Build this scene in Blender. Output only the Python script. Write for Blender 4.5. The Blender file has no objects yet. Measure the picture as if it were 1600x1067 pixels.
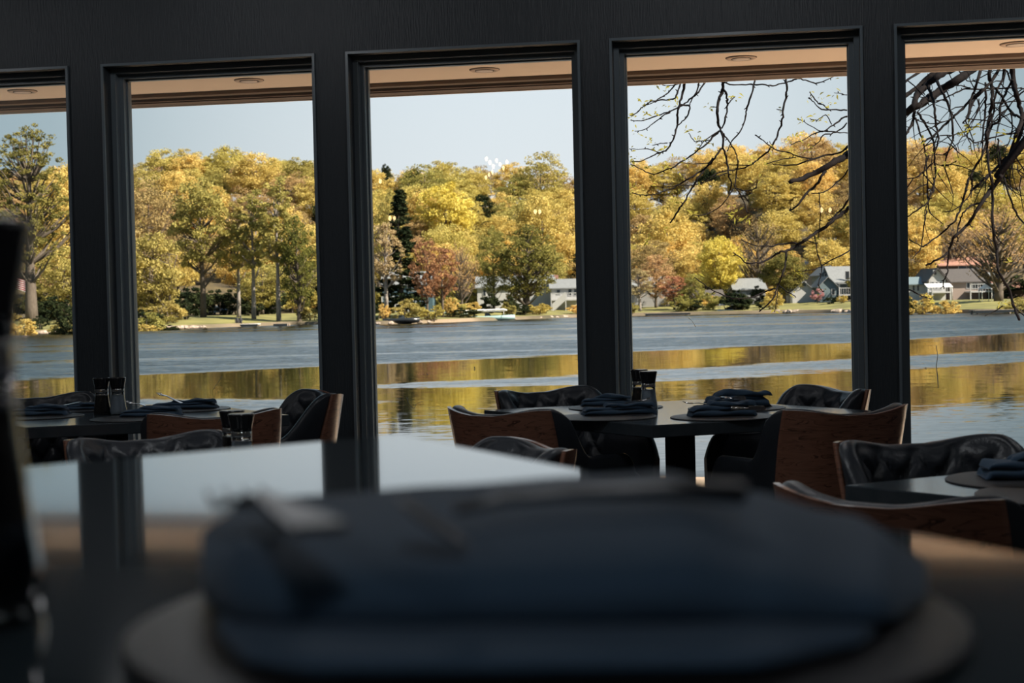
import bpy, math, random
from mathutils import Vector, Matrix
from math import sin, cos, pi, radians, atan, sqrt

# ------------------------------------------------------------------ camera, sky, sun, exposure
F_PX, IW, IH = 2400.0, 1600, 1067
CAM_Z = 1.19
PITCH, ROLL = atan(63.5 / F_PX), radians(1.27)
SC = bpy.context.scene
COL = SC.collection

FW = Vector((0, cos(PITCH), -sin(PITCH)))
UP0, RT0 = Vector((0, sin(PITCH), cos(PITCH))), Vector((1, 0, 0))
UPV = UP0 * cos(ROLL) + RT0 * sin(ROLL)
RTV = RT0 * cos(ROLL) - UP0 * sin(ROLL)
cam_d = bpy.data.cameras.new('camera')
cam = bpy.data.objects.new('camera', cam_d)
COL.objects.link(cam)
cam.matrix_world = Matrix(((RTV.x, UPV.x, -FW.x, 0), (RTV.y, UPV.y, -FW.y, 0), (RTV.z, UPV.z, -FW.z, CAM_Z), (0, 0, 0, 1)))
cam_d.sensor_width = 36.0
cam_d.lens = F_PX / IW * 36.0
cam_d.clip_start, cam_d.clip_end = 0.02, 3000
cam_d.dof.use_dof = True
cam_d.dof.focus_distance = 8.5
cam_d.dof.aperture_fstop = 7.5
SC.camera = cam
SC.view_settings.view_transform = 'Standard'
SC.view_settings.look = 'None'
SC.view_settings.gamma = 1.0
SC.view_settings.use_curve_mapping = False
SC.view_settings.exposure = 0.0
FILL = 0.34   # scales the added interior fill lights
SC.cycles.use_denoising = True
SC.cycles.max_bounces = 10
SC.cycles.transparent_max_bounces = 16
SC.cycles.sample_clamp_indirect = 4.0
SC.cycles.caustics_reflective = True
SC.cycles.caustics_refractive = False

wd = bpy.data.worlds.new('sky'); SC.world = wd; wd.use_nodes = True
nt = wd.node_tree; N, L = nt.nodes, nt.links; N.clear()
wo = N.new('ShaderNodeOutputWorld'); bg = N.new('ShaderNodeBackground')
tc = N.new('ShaderNodeTexCoord')
dot = N.new('ShaderNodeVectorMath'); dot.operation = 'DOT_PRODUCT'
gd = Vector((0.02, 1, 0)).normalized(); dot.inputs[1].default_value = gd
flatn = N.new('ShaderNodeVectorMath'); flatn.operation = 'MULTIPLY'; flatn.inputs[1].default_value = (1, 1, 0); L.new(tc.outputs['Generated'], flatn.inputs[0])
nrm = N.new('ShaderNodeVectorMath'); nrm.operation = 'NORMALIZE'; L.new(flatn.outputs[0], nrm.inputs[0]); L.new(nrm.outputs[0], dot.inputs[0])
rp = N.new('ShaderNodeValToRGB'); L.new(dot.outputs['Value'], rp.inputs[0])
e = rp.color_ramp.elements
e[0].position = 0.0; e[0].color = (0.30, 0.40, 0.46, 1)
e[1].position = 1.0; e[1].color = (0.80, 0.86, 0.89, 1)
for p_, c_ in ((0.90, (0.30, 0.41, 0.46, 1)), (0.955, (0.40, 0.50, 0.54, 1)), (0.985, (0.68, 0.75, 0.78, 1))):
    x_ = e.new(p_); x_.color = c_
sx_ = N.new('ShaderNodeSeparateXYZ'); L.new(tc.outputs['Generated'], sx_.inputs[0])
re_ = N.new('ShaderNodeValToRGB'); L.new(sx_.outputs[2], re_.inputs[0]); ee = re_.color_ramp.elements
ee[0].position = 0.0; ee[0].color = (1.02, 1.0, 0.99, 1); ee[1].position = 0.9; ee[1].color = (0.45, 0.66, 0.92, 1)
x_ = ee.new(0.12); x_.color = (0.97, 1.0, 1.02, 1); x_ = ee.new(0.35); x_.color = (0.80, 0.96, 1.08, 1)
mxw = N.new('ShaderNodeVectorMath'); mxw.operation = 'MULTIPLY'; L.new(rp.outputs[0], mxw.inputs[0]); L.new(re_.outputs[0], mxw.inputs[1])
L.new(mxw.outputs[0], bg.inputs[0]); bg.inputs[1].default_value = 1.0
L.new(bg.outputs[0], wo.inputs[0])

sun_d = bpy.data.lights.new('sun', 'SUN'); sun = bpy.data.objects.new('sun', sun_d); COL.objects.link(sun)
sun_d.energy = 12.5; sun_d.angle = radians(0.6); sun_d.color = (1.0, 0.90, 0.72)
sun.rotation_euler = Vector((-0.68, 0.30, -0.66)).to_track_quat('-Z', 'Y').to_euler()

# ------------------------------------------------------------------ helpers
def P(px, py, Y=None, z=None):
    d = FW * F_PX + RTV * (px - IW / 2) - UPV * (py - IH / 2)
    t = Y / d.y if Y is not None else (z - CAM_Z) / d.z
    return Vector((0, 0, CAM_Z)) + d * t

def proj(v):
    r = Vector(v) - Vector((0, 0, CAM_Z))
    k = F_PX / r.dot(FW)
    return IW / 2 + r.dot(RTV) * k, IH / 2 - r.dot(UPV) * k

class MB:
    def __init__(s): s.v, s.f, s.m, s.sm = [], [], [], []
    def add(s, vs, fs, mi=0, smooth=False, M=None):
        o = len(s.v)
        s.v.extend([tuple(M @ Vector(q)) for q in vs] if M is not None else [tuple(q) for q in vs])
        s.f.extend([tuple(i + o for i in q) for q in fs])
        s.m.extend([mi] * len(fs)); s.sm.extend([smooth] * len(fs))
    def box(s, x0, x1, y0, y1, z0, z1, mi=0, M=None):
        s.add([(x0, y0, z0), (x1, y0, z0), (x1, y1, z0), (x0, y1, z0), (x0, y0, z1), (x1, y0, z1), (x1, y1, z1), (x0, y1, z1)],
              [(0, 3, 2, 1), (4, 5, 6, 7), (0, 1, 5, 4), (1, 2, 6, 5), (2, 3, 7, 6), (3, 0, 4, 7)], mi, False, M)
    def prism(s, pts, z0, z1, mi=0, M=None):
        n = len(pts)
        s.add([(p[0], p[1], z0) for p in pts] + [(p[0], p[1], z1) for p in pts],
              [tuple(reversed(range(n))), tuple(range(n, 2 * n))] + [(i, (i + 1) % n, n + (i + 1) % n, n + i) for i in range(n)], mi, False, M)
    def slab(s, pts, z0, z1, b=0.004, mi=0, M=None):
        """prism with a small chamfer round its top and bottom edges"""
        n = len(pts); c = Vector((sum(p[0] for p in pts) / n, sum(p[1] for p in pts) / n))
        def ring(z, ins):
            out = []
            for p in pts:
                d = Vector((p[0], p[1])) - c; l = d.length
                q = c + d * ((l - ins) / l); out.append((q.x, q.y, z))
            return out
        rs = [ring(z0, b), ring(z0 + b, 0), ring(z1 - b, 0), ring(z1, b)]
        vs = sum(rs, [])
        fs = [tuple(reversed(range(n))), tuple(range(3 * n, 4 * n))]
        for k in range(3):
            for i in range(n): fs.append((k * n + i, k * n + (i + 1) % n, (k + 1) * n + (i + 1) % n, (k + 1) * n + i))
        s.add(vs, fs, mi, False, M)
    def tube(s, pts, rad, n=6, mi=0, caps=True):
        pts = [Vector(p) for p in pts]
        if not isinstance(rad, (list, tuple)): rad = [rad] * len(pts)
        o = []; fs = []; prev = None
        for i, p in enumerate(pts):
            t = (pts[min(i + 1, len(pts) - 1)] - pts[max(i - 1, 0)])
            t = t.normalized() if t.length > 1e-9 else Vector((0, 0, 1))
            a = prev if prev is not None else (Vector((1, 0, 0)) if abs(t.x) < 0.8 else Vector((0, 1, 0)))
            a = (a - t * a.dot(t))
            a = a.normalized() if a.length > 1e-6 else t.orthogonal().normalized()
            prev = a; b = t.cross(a)
            for k in range(n):
                g = 2 * pi * k / n
                o.append(p + (a * cos(g) + b * sin(g)) * rad[i])
        for i in range(len(pts) - 1):
            for k in range(n):
                fs.append((i * n + k, i * n + (k + 1) % n, (i + 1) * n + (k + 1) % n, (i + 1) * n + k))
        if caps:
            fs.append(tuple(reversed(range(n)))); fs.append(tuple(range((len(pts) - 1) * n, len(pts) * n)))
        s.add(o, fs, mi, True)
    def lathe(s, prof, n=28, mi=0, M=None):
        o = []; fs = []
        for r, z in prof:
            for k in range(n): o.append((r * cos(2 * pi * k / n), r * sin(2 * pi * k / n), z))
        for i in range(len(prof) - 1):
            for k in range(n): fs.append((i * n + k, i * n + (k + 1) % n, (i + 1) * n + (k + 1) % n, (i + 1) * n + k))
        fs.append(tuple(reversed(range(n)))); fs.append(tuple(range((len(prof) - 1) * n, len(prof) * n)))
        s.add(o, fs, mi, True, M)
    def grid(s, rows, mi=0, close=False, smooth=True, M=None):
        nr, nc = len(rows), len(rows[0]); fs = []
        for i in range(nr - 1):
            for j in range(nc if close else nc - 1):
                fs.append((i * nc + j, i * nc + (j + 1) % nc, (i + 1) * nc + (j + 1) % nc, (i + 1) * nc + j))
        s.add([q for r in rows for q in r], fs, mi, smooth, M)
    def build(s, name, mats, parent=None):
        me = bpy.data.meshes.new(name)
        me.from_pydata(s.v, [], s.f)
        for m in (mats if isinstance(mats, (list, tuple)) else [mats]): me.materials.append(m)
        me.polygons.foreach_set('material_index', s.m)
        me.polygons.foreach_set('use_smooth', s.sm)
        me.update()
        o = bpy.data.objects.new(name, me); COL.objects.link(o)
        if parent: o.parent = parent
        return o

def tag(o, label, cat, group=None, kind=None):
    o['label'] = label; o['category'] = cat
    if group: o['group'] = group
    if kind: o['kind'] = kind
    return o
def thing(name, label, cat, loc=(0, 0, 0), rz=0, group=None):
    o = bpy.data.objects.new(name, None); COL.objects.link(o)
    o.location = loc; o.rotation_euler = (0, 0, rz); o.empty_display_size = 0.1
    return tag(o, label, cat, group)
def structure(o): o['kind'] = 'structure'; return o
def dup(o, parent=None):
    c = o.copy(); COL.objects.link(c)
    if parent: c.parent = parent
    for ch in KIDS.get(o.name, []): 
        d = dup(ch, c)
    KIDS[c.name] = [d for d in ()]
    return c
KIDS = {}
def clone(root, loc, rz, label, group=None, scale=None):
    c = root.copy(); COL.objects.link(c); c.location = loc; c.rotation_euler = (0, 0, rz); c['label'] = label
    if group: c['group'] = group
    if scale: c.scale = scale
    for ch in KIDS[root.name]:
        d = ch.copy(); COL.objects.link(d); d.parent = c
        for g in KIDS.get(ch.name, []):
            h = g.copy(); COL.objects.link(h); h.parent = d
    return c
def kids(root, *ch): KIDS[root.name] = list(ch); return root

# ------------------------------------------------------------------ materials
def mat(name, col, rough=0.6, metal=0.0, spec=0.5, var=None, vscale=8.0, bump=0.0, bscale=40.0, stretch=(1, 1, 1), coat=0.0, emit=None, estr=0.0, sheen=0.0, tint=None):
    m = bpy.data.materials.new(name); m.use_nodes = True
    nt = m.node_tree; N, L = nt.nodes, nt.links
    b = N['Principled BSDF']
    b.inputs['Base Color'].default_value = (*col, 1); b.inputs['Roughness'].default_value = rough
    b.inputs['Metallic'].default_value = metal; b.inputs['Specular IOR Level'].default_value = spec
    b.inputs['Coat Weight'].default_value = coat
    if tint: b.inputs['Specular Tint'].default_value = (*tint, 1)
    b.inputs['Sheen Weight'].default_value = sheen
    if emit: b.inputs['Emission Color'].default_value = (*emit, 1); b.inputs['Emission Strength'].default_value = estr
    if var or bump:
        t = N.new('ShaderNodeTexCoord'); mp = N.new('ShaderNodeMapping'); mp.inputs['Scale'].default_value = stretch
        L.new(t.outputs['Object'], mp.inputs[0])
    if var:
        n = N.new('ShaderNodeTexNoise'); n.inputs['Scale'].default_value = vscale; n.inputs['Detail'].default_value = 4
        L.new(mp.outputs[0], n.inputs[0])
        r = N.new('ShaderNodeValToRGB'); L.new(n.outputs[0], r.inputs[0])
        r.color_ramp.elements[0].position = 0.35; r.color_ramp.elements[1].position = 0.65
        r.color_ramp.elements[0].color = (*col, 1); r.color_ramp.elements[1].color = (*var, 1)
        L.new(r.outputs[0], b.inputs['Base Color'])
    if bump:
        n2 = N.new('ShaderNodeTexNoise'); n2.inputs['Scale'].default_value = bscale; n2.inputs['Detail'].default_value = 3
        L.new(mp.outputs[0], n2.inputs[0])
        bp = N.new('ShaderNodeBump'); bp.inputs['Strength'].default_value = bump; bp.inputs['Distance'].default_value = 0.01
        L.new(n2.outputs[0], bp.inputs['Height']); L.new(bp.outputs[0], b.inputs['Normal'])
    return m

def leaf_mat(name, c1, c2, transl=0.35):
    m = bpy.data.materials.new(name); m.use_nodes = True
    nt = m.node_tree; N, L = nt.nodes, nt.links; N.clear()
    out = N.new('ShaderNodeOutputMaterial'); mx = N.new('ShaderNodeMixShader'); mx.inputs[0].default_value = transl
    df = N.new('ShaderNodeBsdfDiffuse'); tr = N.new('ShaderNodeBsdfTranslucent')
    t = N.new('ShaderNodeTexCoord'); n = N.new('ShaderNodeTexNoise'); n.inputs['Scale'].default_value = 0.45; n.inputs['Detail'].default_value = 5
    oi = N.new('ShaderNodeObjectInfo')
    L.new(t.outputs['Object'], n.inputs[0])
    r = N.new('ShaderNodeValToRGB'); r.color_ramp.elements[0].color = (*c1, 1); r.color_ramp.elements[1].color = (*c2, 1)
    r.color_ramp.elements[0].position = 0.38; r.color_ramp.elements[1].position = 0.62
    L.new(n.outputs[0], r.inputs[0])
    hs = N.new('ShaderNodeHueSaturation')
    ma = N.new('ShaderNodeMath'); ma.operation = 'MULTIPLY_ADD'; ma.inputs[1].default_value = 0.03; ma.inputs[2].default_value = 0.485
    L.new(oi.outputs['Random'], ma.inputs[0]); L.new(ma.outputs[0], hs.inputs['Hue'])
    mb = N.new('ShaderNodeMath'); mb.operation = 'MULTIPLY_ADD'; mb.inputs[1].default_value = -0.35; mb.inputs[2].default_value = 1.1
    L.new(oi.outputs['Random'], mb.inputs[0]); L.new(mb.outputs[0], hs.inputs['Value'])
    L.new(r.outputs[0], hs.inputs['Color'])
    L.new(hs.outputs[0], df.inputs[0]); L.new(hs.outputs[0], tr.inputs[0])
    L.new(df.outputs[0], mx.inputs[1]); L.new(tr.outputs[0], mx.inputs[2]); L.new(mx.outputs[0], out.inputs[0])
    return m

M = {}
M['post'] = mat('navy_painted_wood', (0.034, 0.044, 0.054), 0.45, bump=0.35, bscale=30, stretch=(6, 6, 0.5))
M['trim'] = mat('blue_grey_gloss_paint', (0.17, 0.21, 0.24), 0.32)
M['room'] = mat('grey_room_paint', (0.12, 0.122, 0.125), 0.8)
M['floor'] = mat('dark_plank_floor', (0.03, 0.027, 0.025), 0.5, var=(0.045, 0.038, 0.032), vscale=3, stretch=(1, 8, 1))
M['soffit'] = mat('peach_soffit_paint', (0.90, 0.72, 0.56), 0.7)
M['fascia'] = mat('brown_fascia_paint', (0.17, 0.12, 0.088), 0.6)
M['table'] = mat('dark_laminate', (0.035, 0.046, 0.055), 0.14, spec=0.7, var=(0.05, 0.06, 0.07), vscale=14, bump=0.02, bscale=90)
M['bartop'] = mat('dark_polished_laminate', (0.035, 0.05, 0.06), 0.07, spec=1.0, coat=0.3, tint=(0.80, 0.93, 1.0))
M['blackmetal'] = mat('black_powder_coat', (0.02, 0.021, 0.023), 0.45)
M['leather'] = mat('navy_black_leather', (0.026, 0.031, 0.040), 0.38, bump=0.12, bscale=160)
M['mat'] = mat('slate_placemat', (0.034, 0.034, 0.038), 0.42, bump=0.3, bscale=300)
M['cloth'] = mat('navy_napkin_cloth', (0.030, 0.068, 0.120), 0.85, sheen=0.15, bump=0.25, bscale=400)
M['steel'] = mat('polished_steel', (0.65, 0.65, 0.66), 0.18, metal=1.0)
M['dullsteel'] = mat('brushed_dull_steel', (0.22, 0.22, 0.23), 0.45, metal=1.0)
M['cap'] = mat('black_gloss_plastic', (0.012, 0.012, 0.014), 0.15)
M['pepper'] = mat('black_peppercorns', (0.015, 0.012, 0.01), 0.6, bump=0.5, bscale=400)
M['brass'] = mat('dark_bronze', (0.06, 0.045, 0.03), 0.4, metal=0.6)
M['bulb'] = mat('warm_bulb', (1, 0.8, 0.5), 0.5, emit=(1.0, 0.72, 0.36), estr=22)
M['lampglass'] = mat('peach_lamp_lens', (0.80, 0.66, 0.55), 0.4)
M['lampring'] = mat('peach_lamp_ring', (0.62, 0.46, 0.34), 0.5)
M['lampgap'] = mat('dark_lamp_gap', (0.10, 0.07, 0.05), 0.6)
M['bark'] = mat('grey_brown_bark', (0.085, 0.065, 0.05), 0.9, var=(0.13, 0.105, 0.085), vscale=2, stretch=(4, 4, 1))
M['palebark'] = mat('pale_grey_bark', (0.20, 0.17, 0.15), 0.9, var=(0.30, 0.27, 0.25), vscale=2, stretch=(4, 4, 1))
M['twig'] = mat('dark_twig_bark', (0.004, 0.003, 0.004), 0.85, spec=0.1, var=(0.010, 0.007, 0.007), vscale=6, bump=0.4, bscale=60)  # near-black bark colour with slight random variation
M['bud'] = leaf_mat('fresh_bud_leaves', (0.22, 0.20, 0.03), (0.45, 0.42, 0.09), 0.5)
M['salt'] = leaf_mat('coarse_grey_salt', (0.74, 0.80, 0.86), (0.80, 0.86, 0.92), 0.6)
M['gold'] = leaf_mat('golden_spring_leaves', (0.52, 0.4, 0.12), (0.8, 0.64, 0.23))
M['bright'] = leaf_mat('bright_yellow_leaves', (0.76, 0.58, 0.12), (0.98, 0.80, 0.26))
M['olive'] = leaf_mat('olive_green_leaves', (0.32, 0.28, 0.09), (0.56, 0.47, 0.16))
M['rust'] = leaf_mat('rusty_brown_leaves', (0.38, 0.25, 0.12), (0.6, 0.43, 0.21))
M['red'] = leaf_mat('reddish_bud_leaves', (0.32, 0.15, 0.09), (0.52, 0.27, 0.15))
M['dark'] = leaf_mat('dark_green_leaves', (0.14, 0.14, 0.045), (0.31, 0.28, 0.08))
M['needle'] = leaf_mat('dark_conifer_needles', (0.022, 0.032, 0.018), (0.06, 0.07, 0.03), 0.1)
M['pink'] = leaf_mat('pink_blossom', (0.55, 0.28, 0.30), (0.75, 0.45, 0.45))
M['pale'] = leaf_mat('pale_buff_leaves', (0.38, 0.30, 0.16), (0.55, 0.45, 0.24))
M['wwhite'] = mat('white_clapboard', (0.44, 0.44, 0.45), 0.7)
M['wblue'] = mat('slate_blue_clapboard', (0.14, 0.19, 0.22), 0.7)
M['wteal'] = mat('teal_blue_siding', (0.05, 0.10, 0.13), 0.7)
M['wgrey'] = mat('grey_siding', (0.28, 0.28, 0.29), 0.7)
M['wbeige'] = mat('beige_siding', (0.32, 0.25, 0.22), 0.7)
M['wbrown'] = mat('brown_siding', (0.10, 0.065, 0.05), 0.8)
M['rgrey'] = mat('grey_shingles', (0.22, 0.23, 0.24), 0.8, var=(0.17, 0.18, 0.19), vscale=4)
M['rdark'] = mat('dark_shingles', (0.07, 0.06, 0.06), 0.8, var=(0.09, 0.08, 0.075), vscale=4)
M['rred'] = mat('red_brown_shingles', (0.30, 0.15, 0.11), 0.8, var=(0.38, 0.20, 0.15), vscale=4)
M['pane'] = mat('dark_window_pane', (0.03, 0.035, 0.04), 0.1)
M['white'] = mat('white_gloss_paint', (0.75, 0.76, 0.78), 0.35)
M['tarp'] = mat('white_canvas', (0.80, 0.80, 0.80), 0.7)
M['carblack'] = mat('black_car_paint', (0.02, 0.022, 0.025), 0.15, coat=0.5)
M['carsilver'] = mat('silver_car_paint', (0.45, 0.50, 0.55), 0.2, metal=0.4, coat=0.5)
M['tyre'] = mat('black_rubber', (0.02, 0.02, 0.02), 0.8)
M['hullteal'] = mat('pale_teal_hull', (0.35, 0.50, 0.50), 0.3)
M['wood'] = mat('weathered_planks', (0.22, 0.17, 0.14), 0.8, var=(0.3, 0.25, 0.2), vscale=3)
M['rock'] = mat('grey_tan_rock', (0.26, 0.20, 0.16), 0.85, var=(0.42, 0.34, 0.28), vscale=2)
M['jacket'] = mat('dark_jacket_cloth', (0.03, 0.03, 0.035), 0.8)
M['skin'] = mat('skin', (0.5, 0.3, 0.22), 0.6)

def wood_mat():
    m = bpy.data.materials.new('walnut_veneer'); m.use_nodes = True
    nt = m.node_tree; N, L = nt.nodes, nt.links; b = N['Principled BSDF']
    t = N.new('ShaderNodeTexCoord'); mp = N.new('ShaderNodeMapping'); mp.inputs['Scale'].default_value = (1.0, 1.0, 9)
    L.new(t.outputs['Object'], mp.inputs[0])
    n = N.new('ShaderNodeTexNoise'); n.inputs['Scale'].default_value = 3.2; n.inputs['Detail'].default_value = 3; n.inputs['Distortion'].default_value = 1.4
    L.new(mp.outputs[0], n.inputs[0])
    w = N.new('ShaderNodeMath'); w.operation = 'MULTIPLY'; w.inputs[1].default_value = 9.0; L.new(n.outputs[0], w.inputs[0])
    fr = N.new('ShaderNodeMath'); fr.operation = 'FRACT'; L.new(w.outputs[0], fr.inputs[0])
    r = N.new('ShaderNodeValToRGB'); L.new(fr.outputs[0], r.inputs[0])
    e = r.color_ramp.elements; e[0].position = 0.0; e[0].color = (0.045, 0.02, 0.014, 1); e[1].position = 1.0; e[1].color = (0.28, 0.13, 0.085, 1)
    x = e.new(0.2); x.color = (0.22, 0.10, 0.065, 1)
    L.new(r.outputs[0], b.inputs['Base Color']); b.inputs['Roughness'].default_value = 0.32; b.inputs['Coat Weight'].default_value = 0.3
    return m
M['veneer'] = wood_mat()

def glass_mat(name, refl, rough=0.0, tint=(1, 1, 1)):
    m = bpy.data.materials.new(name); m.use_nodes = True
    nt = m.node_tree; N, L = nt.nodes, nt.links; N.clear()
    out = N.new('ShaderNodeOutputMaterial'); mx = N.new('ShaderNodeMixShader')
    tr = N.new('ShaderNodeBsdfTransparent'); tr.inputs[0].default_value = (*tint, 1)
    gl = N.new('ShaderNodeBsdfGlossy'); gl.inputs['Roughness'].default_value = rough
    lw = N.new('ShaderNodeFresnel'); lw.inputs['IOR'].default_value = 1.45
    ml = N.new('ShaderNodeMath'); ml.operation = 'MULTIPLY'; ml.inputs[1].default_value = refl
    L.new(lw.outputs[0], ml.inputs[0]); L.new(ml.outputs[0], mx.inputs[0])
    L.new(tr.outputs[0], mx.inputs[1]); L.new(gl.outputs[0], mx.inputs[2]); L.new(mx.outputs[0], out.inputs[0])
    return m
M['glass'] = glass_mat('window_glass', 1.0)
M['jar'] = glass_mat('mill_glass', 2.2, 0.02, (0.93, 0.95, 0.97))

# ------------------------------------------------------------------ the window wall frame (u along wall, n outward)
Z0 = 7.4
_l = sqrt(14000 ** 2 + F_PX ** 2)
WU = Vector((14000 / _l, -F_PX / _l, 0)); WN = Vector((F_PX / _l, 14000 / _l, 0))
WO = Vector((0, Z0, 0))
MW = Matrix(((WU.x, WN.x, 0, WO.x), (WU.y, WN.y, 0, WO.y), (0, 0, 1, 0), (0, 0, 0, 1)))
def wall_hit(px, py, n=0.0):
    d = FW * F_PX + RTV * (px - IW / 2) - UPV * (py - IH / 2)
    c = Vector((0, 0, CAM_Z)); t = ((WO + WN * n) - c).dot(WN) / d.dot(WN)
    p = c + d * t
    return (p - WO).dot(WU), p.z
tops = [((-190, 147), (114.5, 131.9)), ((201.3, 127.4), (490.2, 113.4)), ((575.7, 109.5), (893.5, 94.2)), ((978.9, 89.3), (1322.8, 72.7)), ((1413.9, 68.0), (1768, 51))]
WIN = []
for a, b in tops:
    ua, za = wall_hit(*a); ub, zb = wall_hit(*b); WIN.append((ua, ub))
ZH = sum(wall_hit(*a)[1] + wall_hit(*b)[1] for a, b in tops[1:4]) / 6
ZS = 0.16; CEIL = 2.95
U0, U1 = WIN[0][0] - 0.5, WIN[-1][1] + 0.5
TW = 0.05
mb = MB()
edges = [U0] + [x for w in WIN for x in (w[0] - TW, w[1] + TW)] + [U1]
for i in range(0, len(edges), 2): mb.box(edges[i], edges[i + 1], -0.18, 0.10, 0, CEIL, M=MW)
for w in WIN:
    mb.box(w[0] - TW, w[1] + TW, -0.18, 0.10, ZH + TW, CEIL, M=MW)
    mb.box(w[0] - TW, w[1] + TW, -0.18, 0.10, 0, ZS - TW, M=MW)
structure(mb.build('wall_front', M['post']))
def ring(mb, u0, u1, z0, z1, w, n0, n1):
    mb.box(u0, u0 + w, n0, n1, z0, z1, M=MW); mb.box(u1 - w, u1, n0, n1, z0, z1, M=MW)
    mb.box(u0 + w, u1 - w, n0, n1, z1 - w, z1, M=MW); mb.box(u0 + w, u1 - w, n0, n1, z0, z0 + w, M=MW)
for i, (ua, ub) in enumerate(WIN):
    mb = MB()
    ring(mb, ua - TW - 0.012, ub + TW + 0.012, ZS - TW - 0.012, ZH + TW + 0.012, 0.012, -0.192, -0.18)
    ring(mb, ua - TW, ub + TW, ZS - TW, ZH + TW, 0.024, -0.105, 0.06)
    ring(mb, ua - 0.026, ub + 0.026, ZS - 0.026, ZH + 0.026, 0.020, -0.055, 0.04)
    ring(mb, ua - 0.006, ub + 0.006, ZS - 0.006, ZH + 0.006, 0.006, -0.015, 0.02)
    fr = structure(mb.build('window_%d' % (i + 1), M['trim']))
    g = MB(); g.box(ua - 0.003, ub + 0.003, 0.0, 0.006, ZS - 0.003, ZH + 0.003, M=MW)
    g.build('glass_pane', M['glass'], fr)

# dried marks and scratches on the panes
M['mark'] = leaf_mat('dried_white_mark', (0.70, 0.68, 0.62), (0.80, 0.78, 0.72), 0.7)
def glass_mark(win, pts, r):
    mb = MB(); q = []
    for px, py in pts:
        u_, z_ = wall_hit(px, py, -0.0012); q.append(MW @ Vector((u_, -0.0012, z_)))
    mb.tube(q, [r * (0.5 + 0.5 * sin(2.2 * i + 1) ** 2) for i in range(len(q))], 5); mb.build('dried_mark', M['mark'], bpy.data.objects['window_%d' % win])
glass_mark(2, [(333.5, 608), (338, 601), (343, 594), (347, 588)], .0016)
glass_mark(3, [(636, 621), (638, 630), (642, 635), (647, 638), (650, 633)], .0022); glass_mark(3, [(648, 632), (655, 629), (661, 627)], .0010)
glass_mark(3, [(741, 573), (742, 576), (741, 579)], .0035); glass_mark(3, [(667, 584), (669, 586)], .002)
glass_mark(4, [(1076, 497), (1081, 501), (1085, 507), (1087, 511)], .0015); glass_mark(4, [(1215, 631), (1218, 626), (1217, 620)], .0013)
glass_mark(5, [(1463, 540), (1465, 556), (1463, 572), (1465, 590), (1466, 606)], .0026); glass_mark(5, [(1446, 574), (1447, 577)], .003)
glass_mark(5, [(1418, 452), (1427, 458), (1440, 465), (1454, 467)], .0010)

# ------------------------------------------------------------------ the rest of the room
NB = -12.0
mb = MB(); mb.box(U0 - 0.15, U1 + 0.15, NB - 0.15, 0.10, -0.12, 0.0, M=MW); structure(mb.build('floor', M['floor']))
mb = MB(); mb.box(U0 - 0.15, U1 + 0.15, NB - 0.15, 0.10, CEIL, CEIL + 0.25, M=MW); structure(mb.build('ceiling', M['room']))
mb = MB(); mb.box(U0 - 0.15, U1 + 0.15, NB - 0.15, NB, 0, CEIL, M=MW); structure(mb.build('wall_back', M['room']))
mb = MB(); mb.box(U0 - 0.15, U0, NB, 0.10, 0, CEIL, M=MW); structure(mb.build('wall_left', M['room']))
mb = MB(); mb.box(U1, U1 + 0.15, NB, 0.10, 0, CEIL, M=MW); structure(mb.build('wall_right', M['room']))
# eaves: soffit, moulding and fascia
NS = 1.66; ZSO = 2.50
mb = MB(); mb.box(U0 - 0.5, U1 + 2.5, 0.10, NS, ZSO, ZSO + 0.03, M=MW); so = structure(mb.build('roof_soffit', M['soffit']))
mb = MB()
mb.box(U0 - 0.5, U1 + 2.5, NS - 0.05, NS + 0.03, ZSO - 0.022, ZSO + 0.3, M=MW)
mb.box(U0 - 0.5, U1 + 2.5, NS + 0.03, NS + 0.06, ZSO - 0.038, ZSO + 0.35, M=MW)
mb.box(U0 - 0.5, U1 + 2.5, NS + 0.06, NS + 0.18, ZSO - 0.045, ZSO + 0.40, M=MW)
structure(mb.build('roof_fascia', M['fascia']))
mb = MB(); mb.box(U0 - 0.5, U1 + 2.5, NS + 0.18, NS + 0.19, ZSO - 0.052, ZSO + 0.40, M=MW)
structure(mb.build('trim_1', M['soffit']))
mb = MB(); mb.box(U0 - 0.6, U1 + 2.5, 0.1, NS + 0.2, ZSO + 0.45, ZSO + 0.6, M=MW); structure(mb.build('roof_deck', M['fascia']))

# ------------------------------------------------------------------ recessed lamps in the soffit
lamp0 = None
ords = ['leftmost window', 'second window from the left', 'middle window', 'window right of the middle', 'rightmost window']
for i, (px, py) in enumerate([(35, 142), (389, 125), (757, 108.5), (1158, 90), (1588, 68)]):
    q = P(px, py, z=ZSO)
    lab = 'round recessed soffit light above the ' + ords[i]
    if lamp0 is None:
        lamp0 = thing('recessed_light', lab, 'ceiling light', (q.x, q.y, ZSO), 0, 'recessed lights under the eaves')
        r1 = MB(); r1.lathe([(0.082, 0.0), (0.082, -0.006), (0.078, -0.009), (0.055, -0.007), (0.055, 0.0)]); a = r1.build('trim_ring', M['lampring'], lamp0)
        r2 = MB(); r2.lathe([(0.086, 0.0), (0.086, -0.003), (0.082, -0.003), (0.082, 0.0)]); b = r2.build('gasket', M['lampgap'], lamp0)
        r3 = MB(); r3.lathe([(0.049, 0.0), (0.049, -0.010), (0.030, -0.012), (0.001, -0.0125)]); c = r3.build('lens', M['lampglass'], lamp0)
        r4 = MB(); r4.lathe([(0.054, 0.0), (0.054, -0.0095), (0.049, -0.0095), (0.049, 0.0)]); d = r4.build('lens_rim', M['lampgap'], lamp0)
        kids(lamp0, a, b, c, d)
    else: clone(lamp0, (q.x, q.y, ZSO), 0, lab)

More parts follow.
